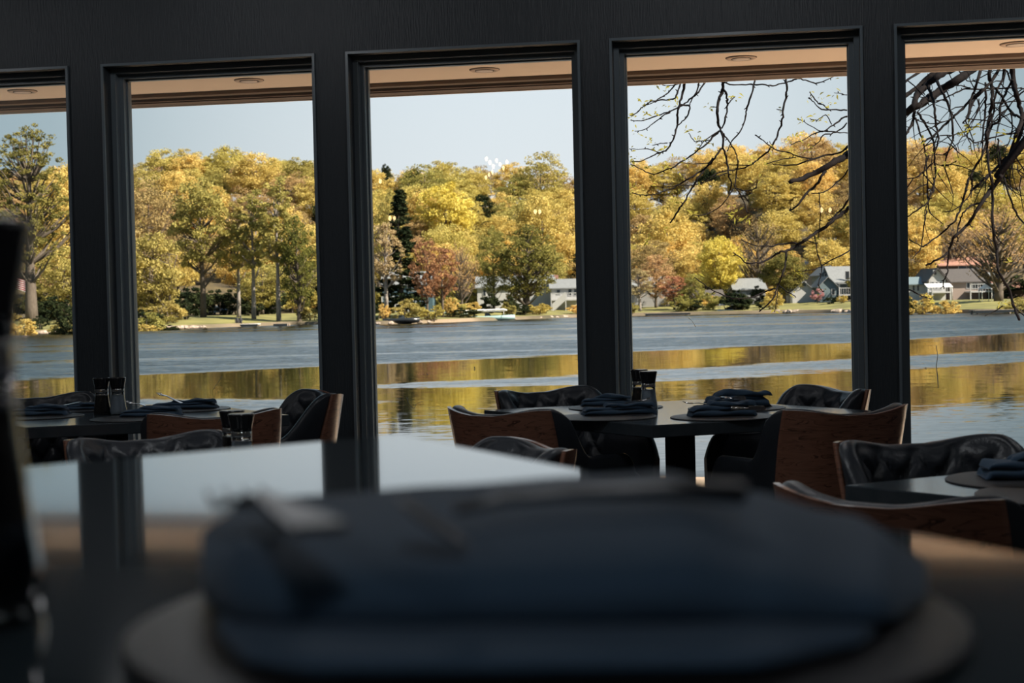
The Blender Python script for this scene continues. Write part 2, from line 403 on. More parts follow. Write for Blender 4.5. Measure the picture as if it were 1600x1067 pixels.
# ------------------------------------------------------------------ dining tables
HB = 0.75   # low table top height
def low_table(label, N_, uvec, vvec, group='square dining tables by the windows'):
    c = N_ + uvec * 0.5 + vvec * 0.5
    t = thing('dining_table', label, 'table', (c.x, c.y, 0), 0, group)
    pts = [N_ - c, N_ + uvec - c, N_ + uvec + vvec - c, N_ + vvec - c]
    mb = MB(); mb.slab([(p.x, p.y) for p in pts], HB - 0.045, HB, 0.003); mb.build('tabletop', M['table'], t)
    mb = MB(); mb.box(-0.043, 0.043, -0.043, 0.043, 0.02, HB - 0.045, M=Matrix.Rotation(math.atan2(uvec.y, uvec.x), 4, 'Z')); mb.build('pedestal', M['blackmetal'], t)
    mb = MB(); mb.box(-0.3, 0.3, -0.3, 0.3, 0.0, 0.02, M=Matrix.Rotation(math.atan2(uvec.y, uvec.x), 4, 'Z')); mb.build('base_plate', M['blackmetal'], t)
    return t
def flat(v): return Vector((v.x, v.y, 0))
Nm, Lm, Fm = flat(P(1019.5, 664.5, z=HB)), flat(P(756.5, 640.5, z=HB)), flat(P(1100, 624.3, z=HB))
uM = flat(P(1220.5, 652.8, z=HB)) - Nm; uM = uM.normalized()
ulen = (Fm - Lm).length; vM = Lm - Nm; vlen = vM.length
uM2 = ((Fm - Lm).normalized() * 0.5 + uM * 0.5).normalized()
low_table('square dark table in the middle, set with four napkins on round mats', Nm, uM2 * ulen, vM)
Rl = flat(P(452, 648, z=HB)); NL = Rl - uM2 * 1.02
low_table('dark table by the left windows, behind the polished high table', NL, uM2 * 1.02, vM)
Rc = flat(P(1320.5, 757.8, z=HB)); uR = (flat(P(1552, 735.5, z=HB)) - Rc).normalized(); vR = (flat(P(1600, 785.5, z=HB)) - Rc).normalized()
low_table('dark table cut off by the right edge of the photo', Rc + vR * 1.1, uR * 1.0, -vR * 1.1)
B2c = Vector((-0.80, 3.78, 0))
low_table('low table hidden behind the polished high table', B2c - uM2 * 0.5 - vM.normalized() * 0.45, uM2 * 1.0, vM.normalized() * 0.9)

# high table in the foreground
HT = 1.07
TILT = -math.tan(radians(0.65))   # the high table leans a touch towards the viewer
def on_top(px, py):
    z = HT
    for _ in range(30):
        q = P(px, py, z=z); z = HT - TILT * (q.y - 0.65)
    return flat(q)
C0 = on_top(625, 679); E1 = (on_top(1600, 866) - C0).normalized(); E0 = (on_top(45, 728) - C0).normalized()
tc_ = C0 + E1 * 0.55 + E0 * 0.5
t = thing('high_table', 'blurred polished high table filling the foreground', 'table', (tc_.x, tc_.y, 0))
pts = [C0, C0 + E0 * 1.0, C0 + E0 * 1.0 + E1 * 1.15, C0 + E1 * 1.15]
mb = MB(); mb.slab([((p - tc_).x, (p - tc_).y) for p in pts], HT - 0.045, HT, 0.003)
mb.v = [(v[0], v[1], v[2] - TILT * (v[1] + tc_.y - 0.65)) for v in mb.v]; mb.build('tabletop', M['bartop'], t)
mb = MB(); mb.box(-0.045, 0.045, -0.045, 0.045, 0.02, HT - 0.05); mb.build('pedestal', M['blackmetal'], t)
mb = MB(); mb.box(-0.32, 0.32, -0.32, 0.32, 0, 0.02); mb.build('base_plate', M['blackmetal'], t)

# ------------------------------------------------------------------ tub chairs
def smooth(a, b, x):
    x = max(0, min(1, (x - a) / (b - a))); return x * x * (3 - 2 * x)
def chair_path(s):
    """plan of the shell, s in -1..1 : back is s=0, arms end at +-1. returns x,y and outward normal"""
    hb, r, fl = 0.205, 0.13, radians(78)
    yb, La = -0.235, 0.36
    L1 = hb - r; L2 = r * fl; T = L1 + L2 + La
    d = abs(s) * T; sg = 1 if s >= 0 else -1
    if d < L1: x, y, nx, ny = d, yb - 0.006 * cos(d / L1 * pi / 2), 0, -1
    elif d < L1 + L2:
        a = (d - L1) / r; x, y, nx, ny = L1 + r * sin(a), yb + r - r * cos(a), sin(a), -cos(a)
    else:
        a = fl; k = d - L1 - L2; x, y, nx, ny = L1 + r * sin(a) + k * cos(a) , yb + r - r * cos(a) + k * sin(a), sin(a), -cos(a)
    return x * sg, y, nx * sg, ny
def ztop(s):
    a = abs(s)
    z = 0.790 + 0.022 * smooth(0.08, 0.29, a)
    z -= (0.812 - 0.625) * smooth(0.315, 0.64, a)
    z -= 0.10 * max(0, (a - 0.90) / 0.10) ** 2.2
    return z
ZB = 0.40
def tuft(s, z):
    if abs(s) > 0.50: return 0
    px_, pz_ = 0.088, 0.068
    a = s / px_; b = (z - 0.50) / pz_
    d1 = abs(((a + b) * 0.5 + 0.5) % 1 - 0.5); d2 = abs(((a - b) * 0.5 + 0.5) % 1 - 0.5)
    cr = min(d1, d2) * 2
    k = smooth(0, 0.5, cr) ** 0.6
    hole = sqrt(d1 * d1 + d2 * d2)
    k *= smooth(-0.05, 0.22, hole)
    return 0.024 * k
def make_chair(label, loc, rz):
    t = thing('dining_chair', label, 'chair', loc, rz, 'upholstered tub dining chairs')
    ns = 112; TH = 0.045
    rows = []; inner = []
    for i in range(ns + 1):
        s = -1 + 2 * i / ns; x, y, nx, ny = chair_path(s); zt = ztop(s)
        def pt(off, z):
            lean = 0.13 * (z - ZB) * (1 - smooth(0.40, 0.75, abs(s))) + 0.04 * (z - ZB)
            return (x + nx * (off + lean), y + ny * (off + lean), z)
        prof = [pt(0, ZB)]
        for k in range(1, 6): prof.append(pt(0, ZB + (zt - 0.012 - ZB) * k / 5))
        for k in range(1, 6):
            a = pi * k / 6
            prof.append(pt(-TH / 2 + TH / 2 * cos(a), zt - 0.012 + 0.012 * sin(a)))
        for k in range(31):
            z = zt - 0.012 - (zt - 0.012 - ZB) * k / 30
            edge = smooth(0, 0.05, zt - z)
            prof.append(pt(-TH + 0.006 - tuft(s, z) * edge - 0.006 * edge, z))
        rows.append(prof)
    mb = MB(); mb.grid(rows, close=True)
    n = len(rows[0]); o = 0
    mb.add(rows[0], [tuple(range(n))]); mb.add(rows[-1], [tuple(reversed(range(n)))])
    sh = mb.build('upholstered_shell', M['leather'], t)
    # buttons
    btn = []
    for ix in range(-5, 6):
        for iz in range(0, 5):
            if (ix + iz) % 2: continue
            s = ix * 0.088; z = 0.50 + iz * 0.068
            if abs(s) > 0.48 or z > ztop(s) - 0.035: continue
            x, y, nx, ny = chair_path(s); lean = 0.17 * (z - ZB)
            c = Vector((x + nx * (lean - TH - 0.004), y + ny * (lean - TH - 0.004), z))
            bt = MB(); bt.add([(c.x + 0.009 * (cos(g) * ny) + 0, c.y - 0.009 * cos(g) * nx, c.z + 0.009 * sin(g)) for g in [2 * pi * q / 8 for q in range(8)]] + [(c.x - nx * 0.006, c.y - ny * 0.006, c.z)],
                   [(q, (q + 1) % 8, 8) for q in range(8)], 0, True)
            btn.append(bt.build('tufting_button', M['leather'], sh))
    # veneer back
    rows = []; m = 44
    for j in range(11):
        fz = j / 10; r = []
        lim = 0.44 - 0.12 * fz
        for i in range(m + 1):
            s = -lim + 2 * lim * i / m; x, y, nx, ny = chair_path(s); z = 0.37 + (ztop(s) - 0.004 - 0.37) * fz
            lean = 0.13 * (z - ZB) * (1 - smooth(0.40, 0.75, abs(s))) + 0.04 * (z - ZB)
            r.append((x + nx * (0.016 + lean), y + ny * (0.016 + lean), z, nx, ny))
        rows.append(r)
    mb = MB()
    outer = [[q[:3] for q in r] for r in rows]; inn = [[(q[0] - q[3] * 0.013, q[1] - q[4] * 0.013, q[2]) for q in r] for r in rows]
    loopring = [[*o_, *reversed(i_)] for o_, i_ in zip(outer, inn)]
    mb.grid(loopring, close=True)
    w = len(loopring[0]); h = w // 2
    mb.add(loopring[-1], [(i, i + 1, w - 2 - i, w - 1 - i) for i in range(h - 1)])
    mb.add(loopring[0], [(i + 1, i, w - 1 - i, w - 2 - i) for i in range(h - 1)])
    v_ = mb.build('wooden_back_panel', M['veneer'], t)
    mb = MB()
    def rr(ins, z):
        out = []
        for k in range(36):
            a = 2 * pi * k / 36; ca, sa = cos(a), sin(a)
            out.append((abs(ca) ** 0.45 * (1 if ca >= 0 else -1) * (0.175 + 0.05 * max(0, sa) - ins), 0.02 + abs(sa) ** 0.45 * (1 if sa >= 0 else -1) * (0.225 - ins), z))
        return out
    mb.grid([rr(0.05, 0.37), rr(0.0, 0.385), rr(-0.004, 0.42), rr(0.0, 0.455), rr(0.02, 0.472), rr(0.10, 0.478), rr(0.2, 0.48)], close=True)
    c_ = mb.build('seat', M['leather'], t)
    legs = []
    for sx in (-1, 1):
        for sy in (-1, 1):
            mb = MB(); mb.tube([(sx * 0.14, 0.0 + sy * 0.15, 0.385), (sx * 0.23, sy * 0.22, 0.0)], [0.017, 0.010], 10)
            legs.append(mb.build('leg', M['blackmetal'], t))
    KIDS[sh.name] = btn
    return kids(t, sh, v_, c_, *legs)

chair0 = None
def chair(label, back, facing, off=0.285):
    global chair0
    f = Vector((facing[0], facing[1], 0)).normalized(); c = Vector((back[0], back[1], 0)) + f * off
    rz = math.atan2(f.y, f.x) - pi / 2
    if chair0 is None: chair0 = make_chair(label, (c.x, c.y, 0), rz)
    else: clone(chair0, (c.x, c.y, 0), rz, label)
U_, V_ = uM2, -vM.normalized()
chair('chair seen from behind, lit veneer back, at the near right of the middle table', (1.14, 5.12), (-0.36, 0.93))
chair('chair seen from behind in shade, at the near left of the middle table', (-0.09, 5.44), (0.66, 0.75))
chair('black chair at the far left of the middle table, back to the window', (0.10, 6.70), (V_.x, V_.y))
chair('black chair at the far right of the middle table, beside the post', (1.36, 6.30), (-U_.x, -U_.y))
chair('button-tufted navy chair facing out at the right table', (1.045, 4.05), (0.25, -0.97))
chair('chair with pale curved rim at the near left of the right table', (0.675, 2.92), (0.67, 0.74))
chair('low chair with shiny rolled edge just above the polished high table', (0.09, 4.12), (-U_.x, -U_.y))
chair('chair with a thin lit rim in front of the left table', (-1.15, 4.70), (V_.x, V_.y))
chair('chair with orange veneer back tucked under the left table', (-1.08, 5.60), (-0.34, 0.94))
chair('black chair with glowing orange edge at the right end of the left table', (-0.81, 6.80), (-U_.x, -U_.y))
chair('dark chair behind the left table, back to the leftmost window', (-2.22, 7.12), (V_.x, V_.y))

# ------------------------------------------------------------------ mats, mills, napkins, cutlery
pm0 = None
def placemat(label, px, py, h=HB, r=0.19, grp='round placemats'):
    global pm0
    q = P(px, py, z=h + 0.004)
    if pm0 is None:
        mb = MB(); mb.lathe([(0.186, 0), (0.19, 0.0015), (0.19, 0.003), (0.187, 0.0042), (0.001, 0.0042)], 64)
        pm0 = mb.build('placemat', M['mat']); pm0.location = (q.x, q.y, h); tag(pm0, label, 'placemat', grp)
    else:
        o = pm0.copy(); COL.objects.link(o); o.location = (q.x, q.y, h); o['label'] = label
    return q
placemat('round dark mat at the front left of the middle table', 946, 650.5)
placemat('round dark mat at the back left of the middle table', 962, 635.5)
placemat('round dark mat at the front right of the middle table', 1129, 650)
placemat('round dark mat at the back right of the middle table', 1151, 636.5)
placemat('round dark mat at the front right of the left table', 216, 652.5)
placemat('round dark mat at the front left of the left table', 58, 650)
placemat('round pale-edged mat at the back right of the left table', 291, 638.5)
placemat('round dark mat at the back left of the left table', 128, 638.5)
placemat('round dark mat at the far side of the right table', 1610, 748)
placemat('round dark mat at the near side of the right table', 1668, 772)
placemat('round mat under the blurred foreground napkin', 850, 960, HT)
bpy.context.scene.objects[-1].scale = (0.8, 0.8, 1)

mill0 = {}
def mill(kind, label, px, py, h=HB, base=None):
    q = base or P(px, py, z=h)
    if kind not in mill0:
        t = thing('salt_mill' if kind == 'salt' else 'pepper_mill', label, 'mill', (q.x, q.y, h), 0, 'glass salt and pepper mills')
        g = MB(); g.lathe([(0.033, 0), (0.035, 0.002), (0.0345, 0.02), (0.030, 0.055), (0.0265, 0.085), (0.0265, 0.095)]); a = g.build('glass_body', M['jar'], t)
        f = MB(); f.lathe([(0.030, 0.006), (0.0335, 0.02), (0.029, 0.055), (0.0255, 0.082)]); b = f.build('filling', M[kind], t)
        c = MB(); c.lathe([(0.0272, 0.095), (0.0276, 0.099), (0.0272, 0.108), (0.0268, 0.109)]); c = c.build('steel_collar', M['steel'], t)
        c1 = MB(); c1.lathe([(0.0272, 0.084), (0.0276, 0.0845), (0.0276, 0.0865), (0.0272, 0.087)]); c1 = c1.build('steel_ring', M['steel'], t)
        k = MB(); k.lathe([(0.0270, 0.109), (0.0285, 0.120), (0.0345, 0.150), (0.0352, 0.153), (0.034, 0.156), (0.030, 0.157), (0.001, 0.157)]); d = k.build('cap', M['cap'], t)
        mill0[kind] = kids(t, a, b, c, c1, d)
    else: clone(mill0[kind], (q.x, q.y, h), 0, label)
mill('salt', 'grey salt mill on the middle table', 1014, 643)
mill('pepper', 'dark pepper mill behind the salt mill on the middle table', 999.5, 638.5)
mill('pepper', 'dark pepper mill on the left table, left of the pair', 160, 648.5)
mill('salt', 'pale salt mill on the left table, right of the pair', 185, 648)
mill('salt', 'black-capped mill just above the high table, right of the pair', 0, 0, HB, Vector((-0.725, 4.08, 0)))
mill('pepper', 'black-capped mill just above the high table, left of the pair', 0, 0, HB, Vector((-0.775, 4.22, 0)))
mill('pepper', 'large blurred pepper mill at the left edge of the photo', 0, 0, HT, Vector((-0.222, 0.60, 0)))
mill('salt', 'blurred salt mill beside the pepper mill on the high table', 0, 0, HT, Vector((-0.305, 0.63, 0)))

def napkin(label, px, py, ang, Ln=0.26, Wd=0.105, Hn=0.026, h=HB, seed=1, flap=0.5, base=None, lift=0.0):
    rnd = random.Random(seed)
    q = base or P(px, py, z=h + 0.005)
    t = thing('folded_napkin', label, 'napkin', (q.x, q.y, h + 0.0045), ang, 'folded navy napkins')
    def fold(x0, x1, w, z0, hh, yoff, tw, name, wob):
        rows = []; ns = 28
        ph = rnd.uniform(0, 6)
        for i in range(ns + 1):
            f = i / ns; x = x0 + (x1 - x0) * f
            endr = min(1, (min(f, 1 - f) / 0.05 + 0.02)) ** 0.5
            ww = w * (0.86 + 0.14 * endr) * (1 + 0.07 * sin(5 * f + ph)); hz = hh * endr * (1 + wob * sin(7 * f + ph) + 0.5 * wob * sin(15 * f + 2 * ph))
            yc = yoff + tw * (f - 0.5) + 0.004 * sin(9 * f + ph); zb = z0 + lift * 4 * f * (1 - f)
            r = []
            for k in range(20):
                a = 2 * pi * k / 20; ca, sa = cos(a), sin(a)
                r.append((x + 0.006 * sin(3 * a + ph), yc + ww / 2 * abs(ca) ** 0.6 * (1 if ca > 0 else -1), zb + hz / 2 + hz / 2 * abs(sa) ** 0.75 * (1 if sa > 0 else -1) + 0.0015 * sin(11 * f + 2 * a)))
            rows.append(r)
        mb = MB(); mb.grid(rows, close=True); mb.add(rows[0], [tuple(range(20))]); mb.add(rows[-1], [tuple(reversed(range(20)))])
        return mb.build(name, M['cloth'], t)
    fold(-Ln / 2, Ln / 2, Wd, 0, Hn * 0.52, 0, 0.0, 'bottom_fold', 0.10)
    fold(-Ln / 2 + 0.004, Ln * 0.5 - 0.01, Wd * 0.86, Hn * 0.44, Hn * 0.40, 0.006, 0.02, 'middle_fold', 0.15)
    fold(-Ln * 0.1 - flap * 0.05, Ln * 0.48, Wd * 0.55, Hn * 0.78, Hn * 0.40, -0.012, -0.05 * flap, 'top_flap', 0.25)
    return t
def fork(label, p, ang, tilt=0.12, L_=0.19, roll=0):
    t = thing('fork', label, 'fork', p, ang, 'steel cutlery on the napkins')
    mb = MB()
    mb.add([(-L_ * .5, -0.009, 0), (-L_ * .5, 0.009, 0), (L_ * .12, 0.0035, 0.004), (L_ * .12, -0.0035, 0.004), (-L_ * .5, -0.009, 0.003), (-L_ * .5, 0.009, 0.003), (L_ * .12, 0.0035, 0.007), (L_ * .12, -0.0035, 0.007)],
           [(0, 1, 2, 3), (7, 6, 5, 4), (0, 3, 7, 4), (1, 0, 4, 5), (2, 1, 5, 6), (3, 2, 6, 7)])
    mb.add([(L_ * .12, -0.0035, 0.004), (L_ * .12, 0.0035, 0.004), (L_ * .24, 0.012, 0.001), (L_ * .24, -0.012, 0.001), (L_ * .12, -0.0035, 0.007), (L_ * .12, 0.0035, 0.007), (L_ * .24, 0.012, 0.0035), (L_ * .24, -0.012, 0.0035)],
           [(0, 1, 2, 3), (7, 6, 5, 4), (0, 3, 7, 4), (1, 0, 4, 5), (2, 1, 5, 6), (3, 2, 6, 7)])
    a = mb.build('handle', M['steel'], t)
    mb = MB()
    for k in range(4):
        y = -0.0105 + k * 0.007; mb.tube([(L_ * .24, y, 0.002), (L_ * .38, y, 0.0), (L_ * .5, y, 0.005)], [0.0018, 0.0016, 0.0009], 6)
    mb.build('tines', M['steel'], t)
    t.rotation_euler = (roll, -tilt, ang)
    return t
def knife(label, p, ang, tilt=0.05, L_=0.21):
    mb = MB()
    mb.tube([(-L_ * .5, 0, 0), (-L_ * .3, 0, 0), (0, 0, 0)], [0.006, 0.006, 0.004], 8)
    mb.add([(0, -0.001, -0.004), (0, -0.001, 0.009), (L_ * .42, -0.001, 0.012), (L_ * .5, -0.001, 0.004), (L_ * .45, -0.001, -0.004), (0, 0.001, -0.004), (0, 0.001, 0.009), (L_ * .42, 0.001, 0.012), (L_ * .5, 0.001, 0.004), (L_ * .45, 0.001, -0.004)],
           [(0, 1, 2, 3, 4), (9, 8, 7, 6, 5), (0, 4, 9, 5), (4, 3, 8, 9), (3, 2, 7, 8), (2, 1, 6, 7), (1, 0, 5, 6)])
    o = mb.build('table_knife', M['steel']); o.location = p; o.rotation_euler = (0, -tilt, ang)
    return tag(o, label, 'knife', 'steel cutlery on the napkins')
napkin('blue napkin rolled flat at the front left of the middle table', 967, 646.5, radians(6), 0.27, 0.10, 0.036, seed=3)
napkin('dark napkin at the back left of the middle table, beside the mills', 948, 633, radians(-8), 0.20, 0.09, 0.038, seed=5)
napkin('folded napkin with pouch at the front right of the middle table', 1128, 649, radians(4), 0.235, 0.11, 0.045, seed=8)
napkin('taller slanting napkin at the back right of the middle table', 1152, 635.5, radians(16), 0.24, 0.12, 0.056, seed=11, flap=1.2)
napkin('napkin at the front left of the left table', 62, 648, radians(2), 0.24, 0.10, 0.036, seed=13)
napkin('napkin at the front right of the left table', 238, 649.5, radians(-4), 0.24, 0.10, 0.034, seed=17)
napkin('napkin at the back right of the left table, fork above it', 289, 638, radians(5), 0.28, 0.10, 0.034, seed=19)
napkin('napkin with spoon and fork at the back left of the left table', 125, 639, radians(3), 0.16, 0.09, 0.026, seed=23)
napkin('dark napkin standing on the right table at the photo edge', 1612, 745, radians(-4), 0.22, 0.12, 0.05, seed=29)
def at_h(px, py, Y): q = P(px, py, Y=Y); return (q.x, q.y, q.z)
qf = P(1090, 637, z=HB + 0.035); fork('fork lying on the front right napkin of the middle table', (qf.x + 0.02, qf.y, HB + 0.045), radians(172), 0.12, 0.15)
qf = P(998, 631, z=HB + 0.04); fork('fork between the mills and the left napkins', (qf.x - 0.03, qf.y - 0.02, HB + 0.045), radians(20), 0.15, 0.16)
qf = P(1155, 621, z=HB + 0.07); knife('knife blade gleaming on the slanting napkin', (qf.x - 0.02, qf.y, HB + 0.066), radians(-50), 0.0, 0.12)
qf = P(1165, 641, z=HB + 0.05); knife('knife handle lying across the front right napkin', (qf.x + 0.01, qf.y, HB + 0.055), radians(-6), -0.04, 0.12)
qf = P(265, 628, z=HB + 0.04); fork('fork sticking up from the back right napkin of the left table', (qf.x, qf.y, HB + 0.055), radians(150), 0.3, 0.14)
qf = P(208, 637, z=HB + 0.04); fork('fork beside the salt mill on the left table', (qf.x + 0.04, qf.y, HB + 0.045), radians(170), 0.25, 0.15)
qf = P(120, 631, z=HB + 0.04); fork('fork gleaming on the back left napkin of the left table', (qf.x, qf.y, HB + 0.04), radians(35), 0.1, 0.16)

# the big blurred napkin in the foreground
qn = Vector((0.0, 0.66, 0))
rnd = random.Random(4)
t = thing('folded_napkin', 'large blurred navy napkin in the foreground', 'napkin', (qn.x, qn.y, HT + 0.0045), 0, 'folded navy napkins')
def big_fold(ctrl, name, depth, seed):
    """ctrl: list of (x, z_top, y_centre, half depth)"""
    rows = []
    n = 48
    xs = [c[0] for c in ctrl]
    def ev(x, k):
        for a, b in zip(ctrl, ctrl[1:]):
            if x <= b[0]:
                f = (x - a[0]) / (b[0] - a[0]); f = f * f * (3 - 2 * f); return a[k] + (b[k] - a[k]) * f
        return ctrl[-1][k]
    for i in range(n + 1):
        x = xs[0] + (xs[-1] - xs[0]) * i / n; zt, yc, hd = ev(x, 1), ev(x, 2), ev(x, 3)
        e_ = min(1, min(i, n - i) * 0.25 + 0.6); r = []
        for k in range(24):
            a = 2 * pi * k / 24; ca, sa = cos(a), sin(a)
            yy = yc + hd * e_ * abs(ca) ** 0.7 * (1 if ca > 0 else -1)
            r.append((x * min(1, (0.66 + yy) / 0.62), yy, zt / 2 + zt / 2 * e_ * abs(sa) ** 0.8 * (1 if sa > 0 else -1)))
        rows.append(r)
    mb = MB(); mb.grid(rows, close=True); mb.add(rows[0], [tuple(range(24))]); mb.add(rows[-1], [tuple(reversed(range(24)))])
    return mb.build(name, M['cloth'], t)
big_fold([(-0.128, 0.031, -0.05, 0.09), (-0.09, 0.034, -0.055, 0.11), (-0.03, 0.0375, -0.06, 0.115), (0.03, 0.040, -0.06, 0.12), (0.065, 0.0415, -0.06, 0.12), (0.10, 0.032, -0.06, 0.115), (0.145, 0.021, -0.06, 0.10), (0.166, 0.008, -0.05, 0.08)], 'upper_fold', 0.05, 1)
big_fold([(-0.122, 0.010, -0.08, 0.10), (-0.08, 0.013, -0.09, 0.115), (0.0, 0.014, -0.09, 0.12), (0.09, 0.013, -0.09, 0.12), (0.15, 0.008, -0.08, 0.09)], 'lower_fold', 0.05, 2)
t = thing('spoon', 'blurred dull spoon arched across the foreground napkin', 'spoon', (0, 0, 0), 0, 'steel cutlery on the napkins')
hp = [P(712, 796, z=HT + .0475), P(790, 778, z=HT + .0500), P(900, 768, z=HT + .0515), P(1040, 763, z=HT + .0525), P(1160, 770, z=HT + .0490)]
t.location = hp[0]
mb = MB(); mb.tube([p - hp[0] for p in hp], [.0022, .0026, .0032, .0042, .0045], 10); mb.build('handle', M['dullsteel'], t)
bc = P(678, 816, z=HT + .0480) - hp[0]; mb = MB(); mb.lathe([(.001, -.002), (.007, -.0012), (.009, 0), (.0085, .0006), (.006, -.0004), (.001, -.001)], 20, M=Matrix.Translation(bc) @ Matrix.Rotation(radians(35), 4, 'Y') @ Matrix.Diagonal((1.6, 1.0, 1.0, 1.0))); mb.build('bowl', M['dullsteel'], t)
fa, fb = P(366, 762, z=HT + .0500), P(500, 862, z=HT + .0445); d_ = fb - fa
t = fork('blurred fork lying across the left end of the foreground napkin', fa.lerp(fb, .5), math.atan2(-d_.y, -d_.x), math.asin(d_.z / d_.length), d_.length)
for c_ in t.children: c_.data.materials[0] = M['dullsteel']

# ------------------------------------------------------------------ lamps behind the viewer that the panes reflect, then added fill lights
def mirror(px, py, dist):
    d = (FW * F_PX + RTV * (px - IW / 2) - UPV * (py - IH / 2)).normalized()
    c = Vector((0, 0, CAM_Z)); t_ = (WO - c).dot(WN) / d.dot(WN); g = c + d * t_
    r = d - WN * 2 * d.dot(WN)
    return g + r * (dist - t_)
def bulb_mb(mb, p, r=0.02):
    mb.lathe([(r * sin(a), -r * 1.6 * cos(a)) for a in [pi * k / 8 + 0.02 for k in range(8)]] + [(0.003, r * 1.7)], 10, M=Matrix.Translation(p))
def reflector(px, py):
    # distance at which the reflected ray meets the back wall
    d = (FW * F_PX + RTV * (px - IW / 2) - UPV * (py - IH / 2)).normalized()
    tt = (WO - Vector((0, 0, CAM_Z))).dot(WN) / d.dot(WN)
    return tt + (abs(NB) - 0.12) / d.dot(WN)
for k, (prs, lab) in enumerate([(((609, 341), (616, 341)), 'two-bulb sconce on the back wall reflected in the middle window at left'),
                                (((836, 331), (843, 331)), 'two-bulb sconce on the back wall reflected in the middle window at right'),
                                (((1284, 328), (1297, 328)), 'two-bulb sconce on the back wall reflected in the window right of the middle'),
                                (((594, 283),), 'single pendant bulb reflected near the edge of the middle window')]):
    ps = [mirror(x, y, reflector(x, y)) for x, y in prs]
    c = sum(ps, Vector()) / len(ps)
    t = thing('wall_sconce' if len(ps) > 1 else 'pendant_lamp', lab, 'lamp', c)
    mb = MB()
    for p in ps: bulb_mb(mb, p - c)
    mb.build('bulb', M['bulb'], t)
    mb = MB()
    for p in ps:
        mb.tube([p - c + Vector((0, 0, -0.10)), p - c + Vector((0, 0, -0.034))], 0.008, 8)
        mb.tube([p - c + Vector((0, 0, -0.10)), Vector((0, 0, -0.12)), Vector((0, 0, -0.12)) - WN * 0.11], 0.008, 8)
    mb.build('bracket', M['brass'], t)
cps = [mirror(760 + k * 5.3, 248 + (k % 3) * 5 + k * 0.9, 13.6) for k in range(7)] + [mirror(759 + k * 5, 277 - k * 4, 13.6) for k in range(3)]
c = sum(cps, Vector()) / len(cps)
t = thing('chandelier', 'chandelier of small bulbs reflected in the middle window', 'lamp', c)
mb = MB()
for p in cps: bulb_mb(mb, p - c, 0.012)
mb.build('bulbs', M['bulb'], t)
mb = MB()
mb.tube([Vector((0, 0, 0.02)), Vector((0, 0, CEIL - c.z))], 0.006, 8)
for p in cps: mb.tube([Vector((0, 0, 0.02)), p - c + Vector((0, 0, 0.024))], 0.004, 6)
mb.build('frame', M['brass'], t)
for u_ in (-3.4, -1.2, 1.0, 3.2):  # added fill points without fixtures, lifting the dark posts and header
    p = MW @ Vector((u_, -1.7, 2.84))
    ld = bpy.data.lights.new('front_fill_light', 'POINT'); ld.shadow_soft_size = 0.12; ld.energy = 27 * FILL; ld.color = (0.98, 0.98, 1.0)
    lo = bpy.data.objects.new('front_fill_light', ld); COL.objects.link(lo); lo.location = p
for (u_, n_, e_) in ((-1.6, -8.4, 27), (1.6, -8.4, 27), (-2.4, -4.8, 24), (0.3, -4.2, 30), (3.0, -4.6, 7)):  # added fill discs without fixtures, spread narrowed so the panes do not mirror them
    p = MW @ Vector((u_, n_, CEIL - 0.03))
    ld = bpy.data.lights.new('room_fill_light', 'AREA'); ld.shape = 'DISK'; ld.size = 0.5; ld.energy = e_ * FILL; ld.color = (0.93, 0.97, 1.0); ld.spread = radians(158)
    lo = bpy.data.objects.new('room_fill_light', ld); COL.objects.link(lo); lo.location = p

# ------------------------------------------------------------------ outdoors: lake, banks and hill
ZW = -1.4
SH = [(-400, 150), (-60, 168), (-50, 178), (-38, 196), (-30, 210), (-24, 200), (-17, 190), (-8, 197), (2, 212), (10, 222), (20, 224), (42, 216), (48, 200), (52, 178), (60, 166), (120, 160), (400, 150)]
def shore(x):
    for a, b in zip(SH, SH[1:]):
        if x <= b[0]:
            f = (x - a[0]) / (b[0] - a[0]); return a[1] + (b[1] - a[1]) * f
    return SH[-1][1]
def hill_z(x, y):
    d = y - shore(x)
    z = ZW - 0.5 + min(0.95, max(0, d + 0.4) * 0.9) if d < 1 else ZW + 0.45
    if d >= 1: z = ZW + 0.45 + 1.05 * smooth(-8, 32, d) - 1.05 * smooth(-8, 32, 1)
    z += 27 * smooth(0, 1, (d - 48) / 190.0) + (1.2 * sin(x * 0.05 + y * 0.03) + 0.8 * sin(x * 0.11 - y * 0.07)) * smooth(50, 90, d)
    return z
M['ground'] = mat('spring_lawn_and_litter', (0.12, 0.115, 0.035), 0.95, var=(0.24, 0.22, 0.07), vscale=0.25)
M['litter'] = mat('brown_leaf_litter', (0.055, 0.042, 0.025), 0.95, var=(0.12, 0.09, 0.04), vscale=0.3)
xs = [-260 + 4 * i for i in range(131)]; ds = [-1.5, -0.6, 0, 0.5, 1, 1.6, 2.4, 4, 8, 14, 20, 28, 36, 46] + [56 + 12 * i for i in range(30)]
rows = [[(x, shore(x) + d, hill_z(x, shore(x) + d)) for x in xs] for d in ds]
M['shore'] = mat('sandy_stony_shore', (0.24, 0.18, 0.125), 0.9, var=(0.07, 0.06, 0.035), vscale=0.10)
mb = MB(); mb.grid(rows[:5], 2); mb.grid(rows[4:14]); mb.grid(rows[13:], 1)
structure(mb.build('ground', [M['ground'], M['litter'], M['shore']]))

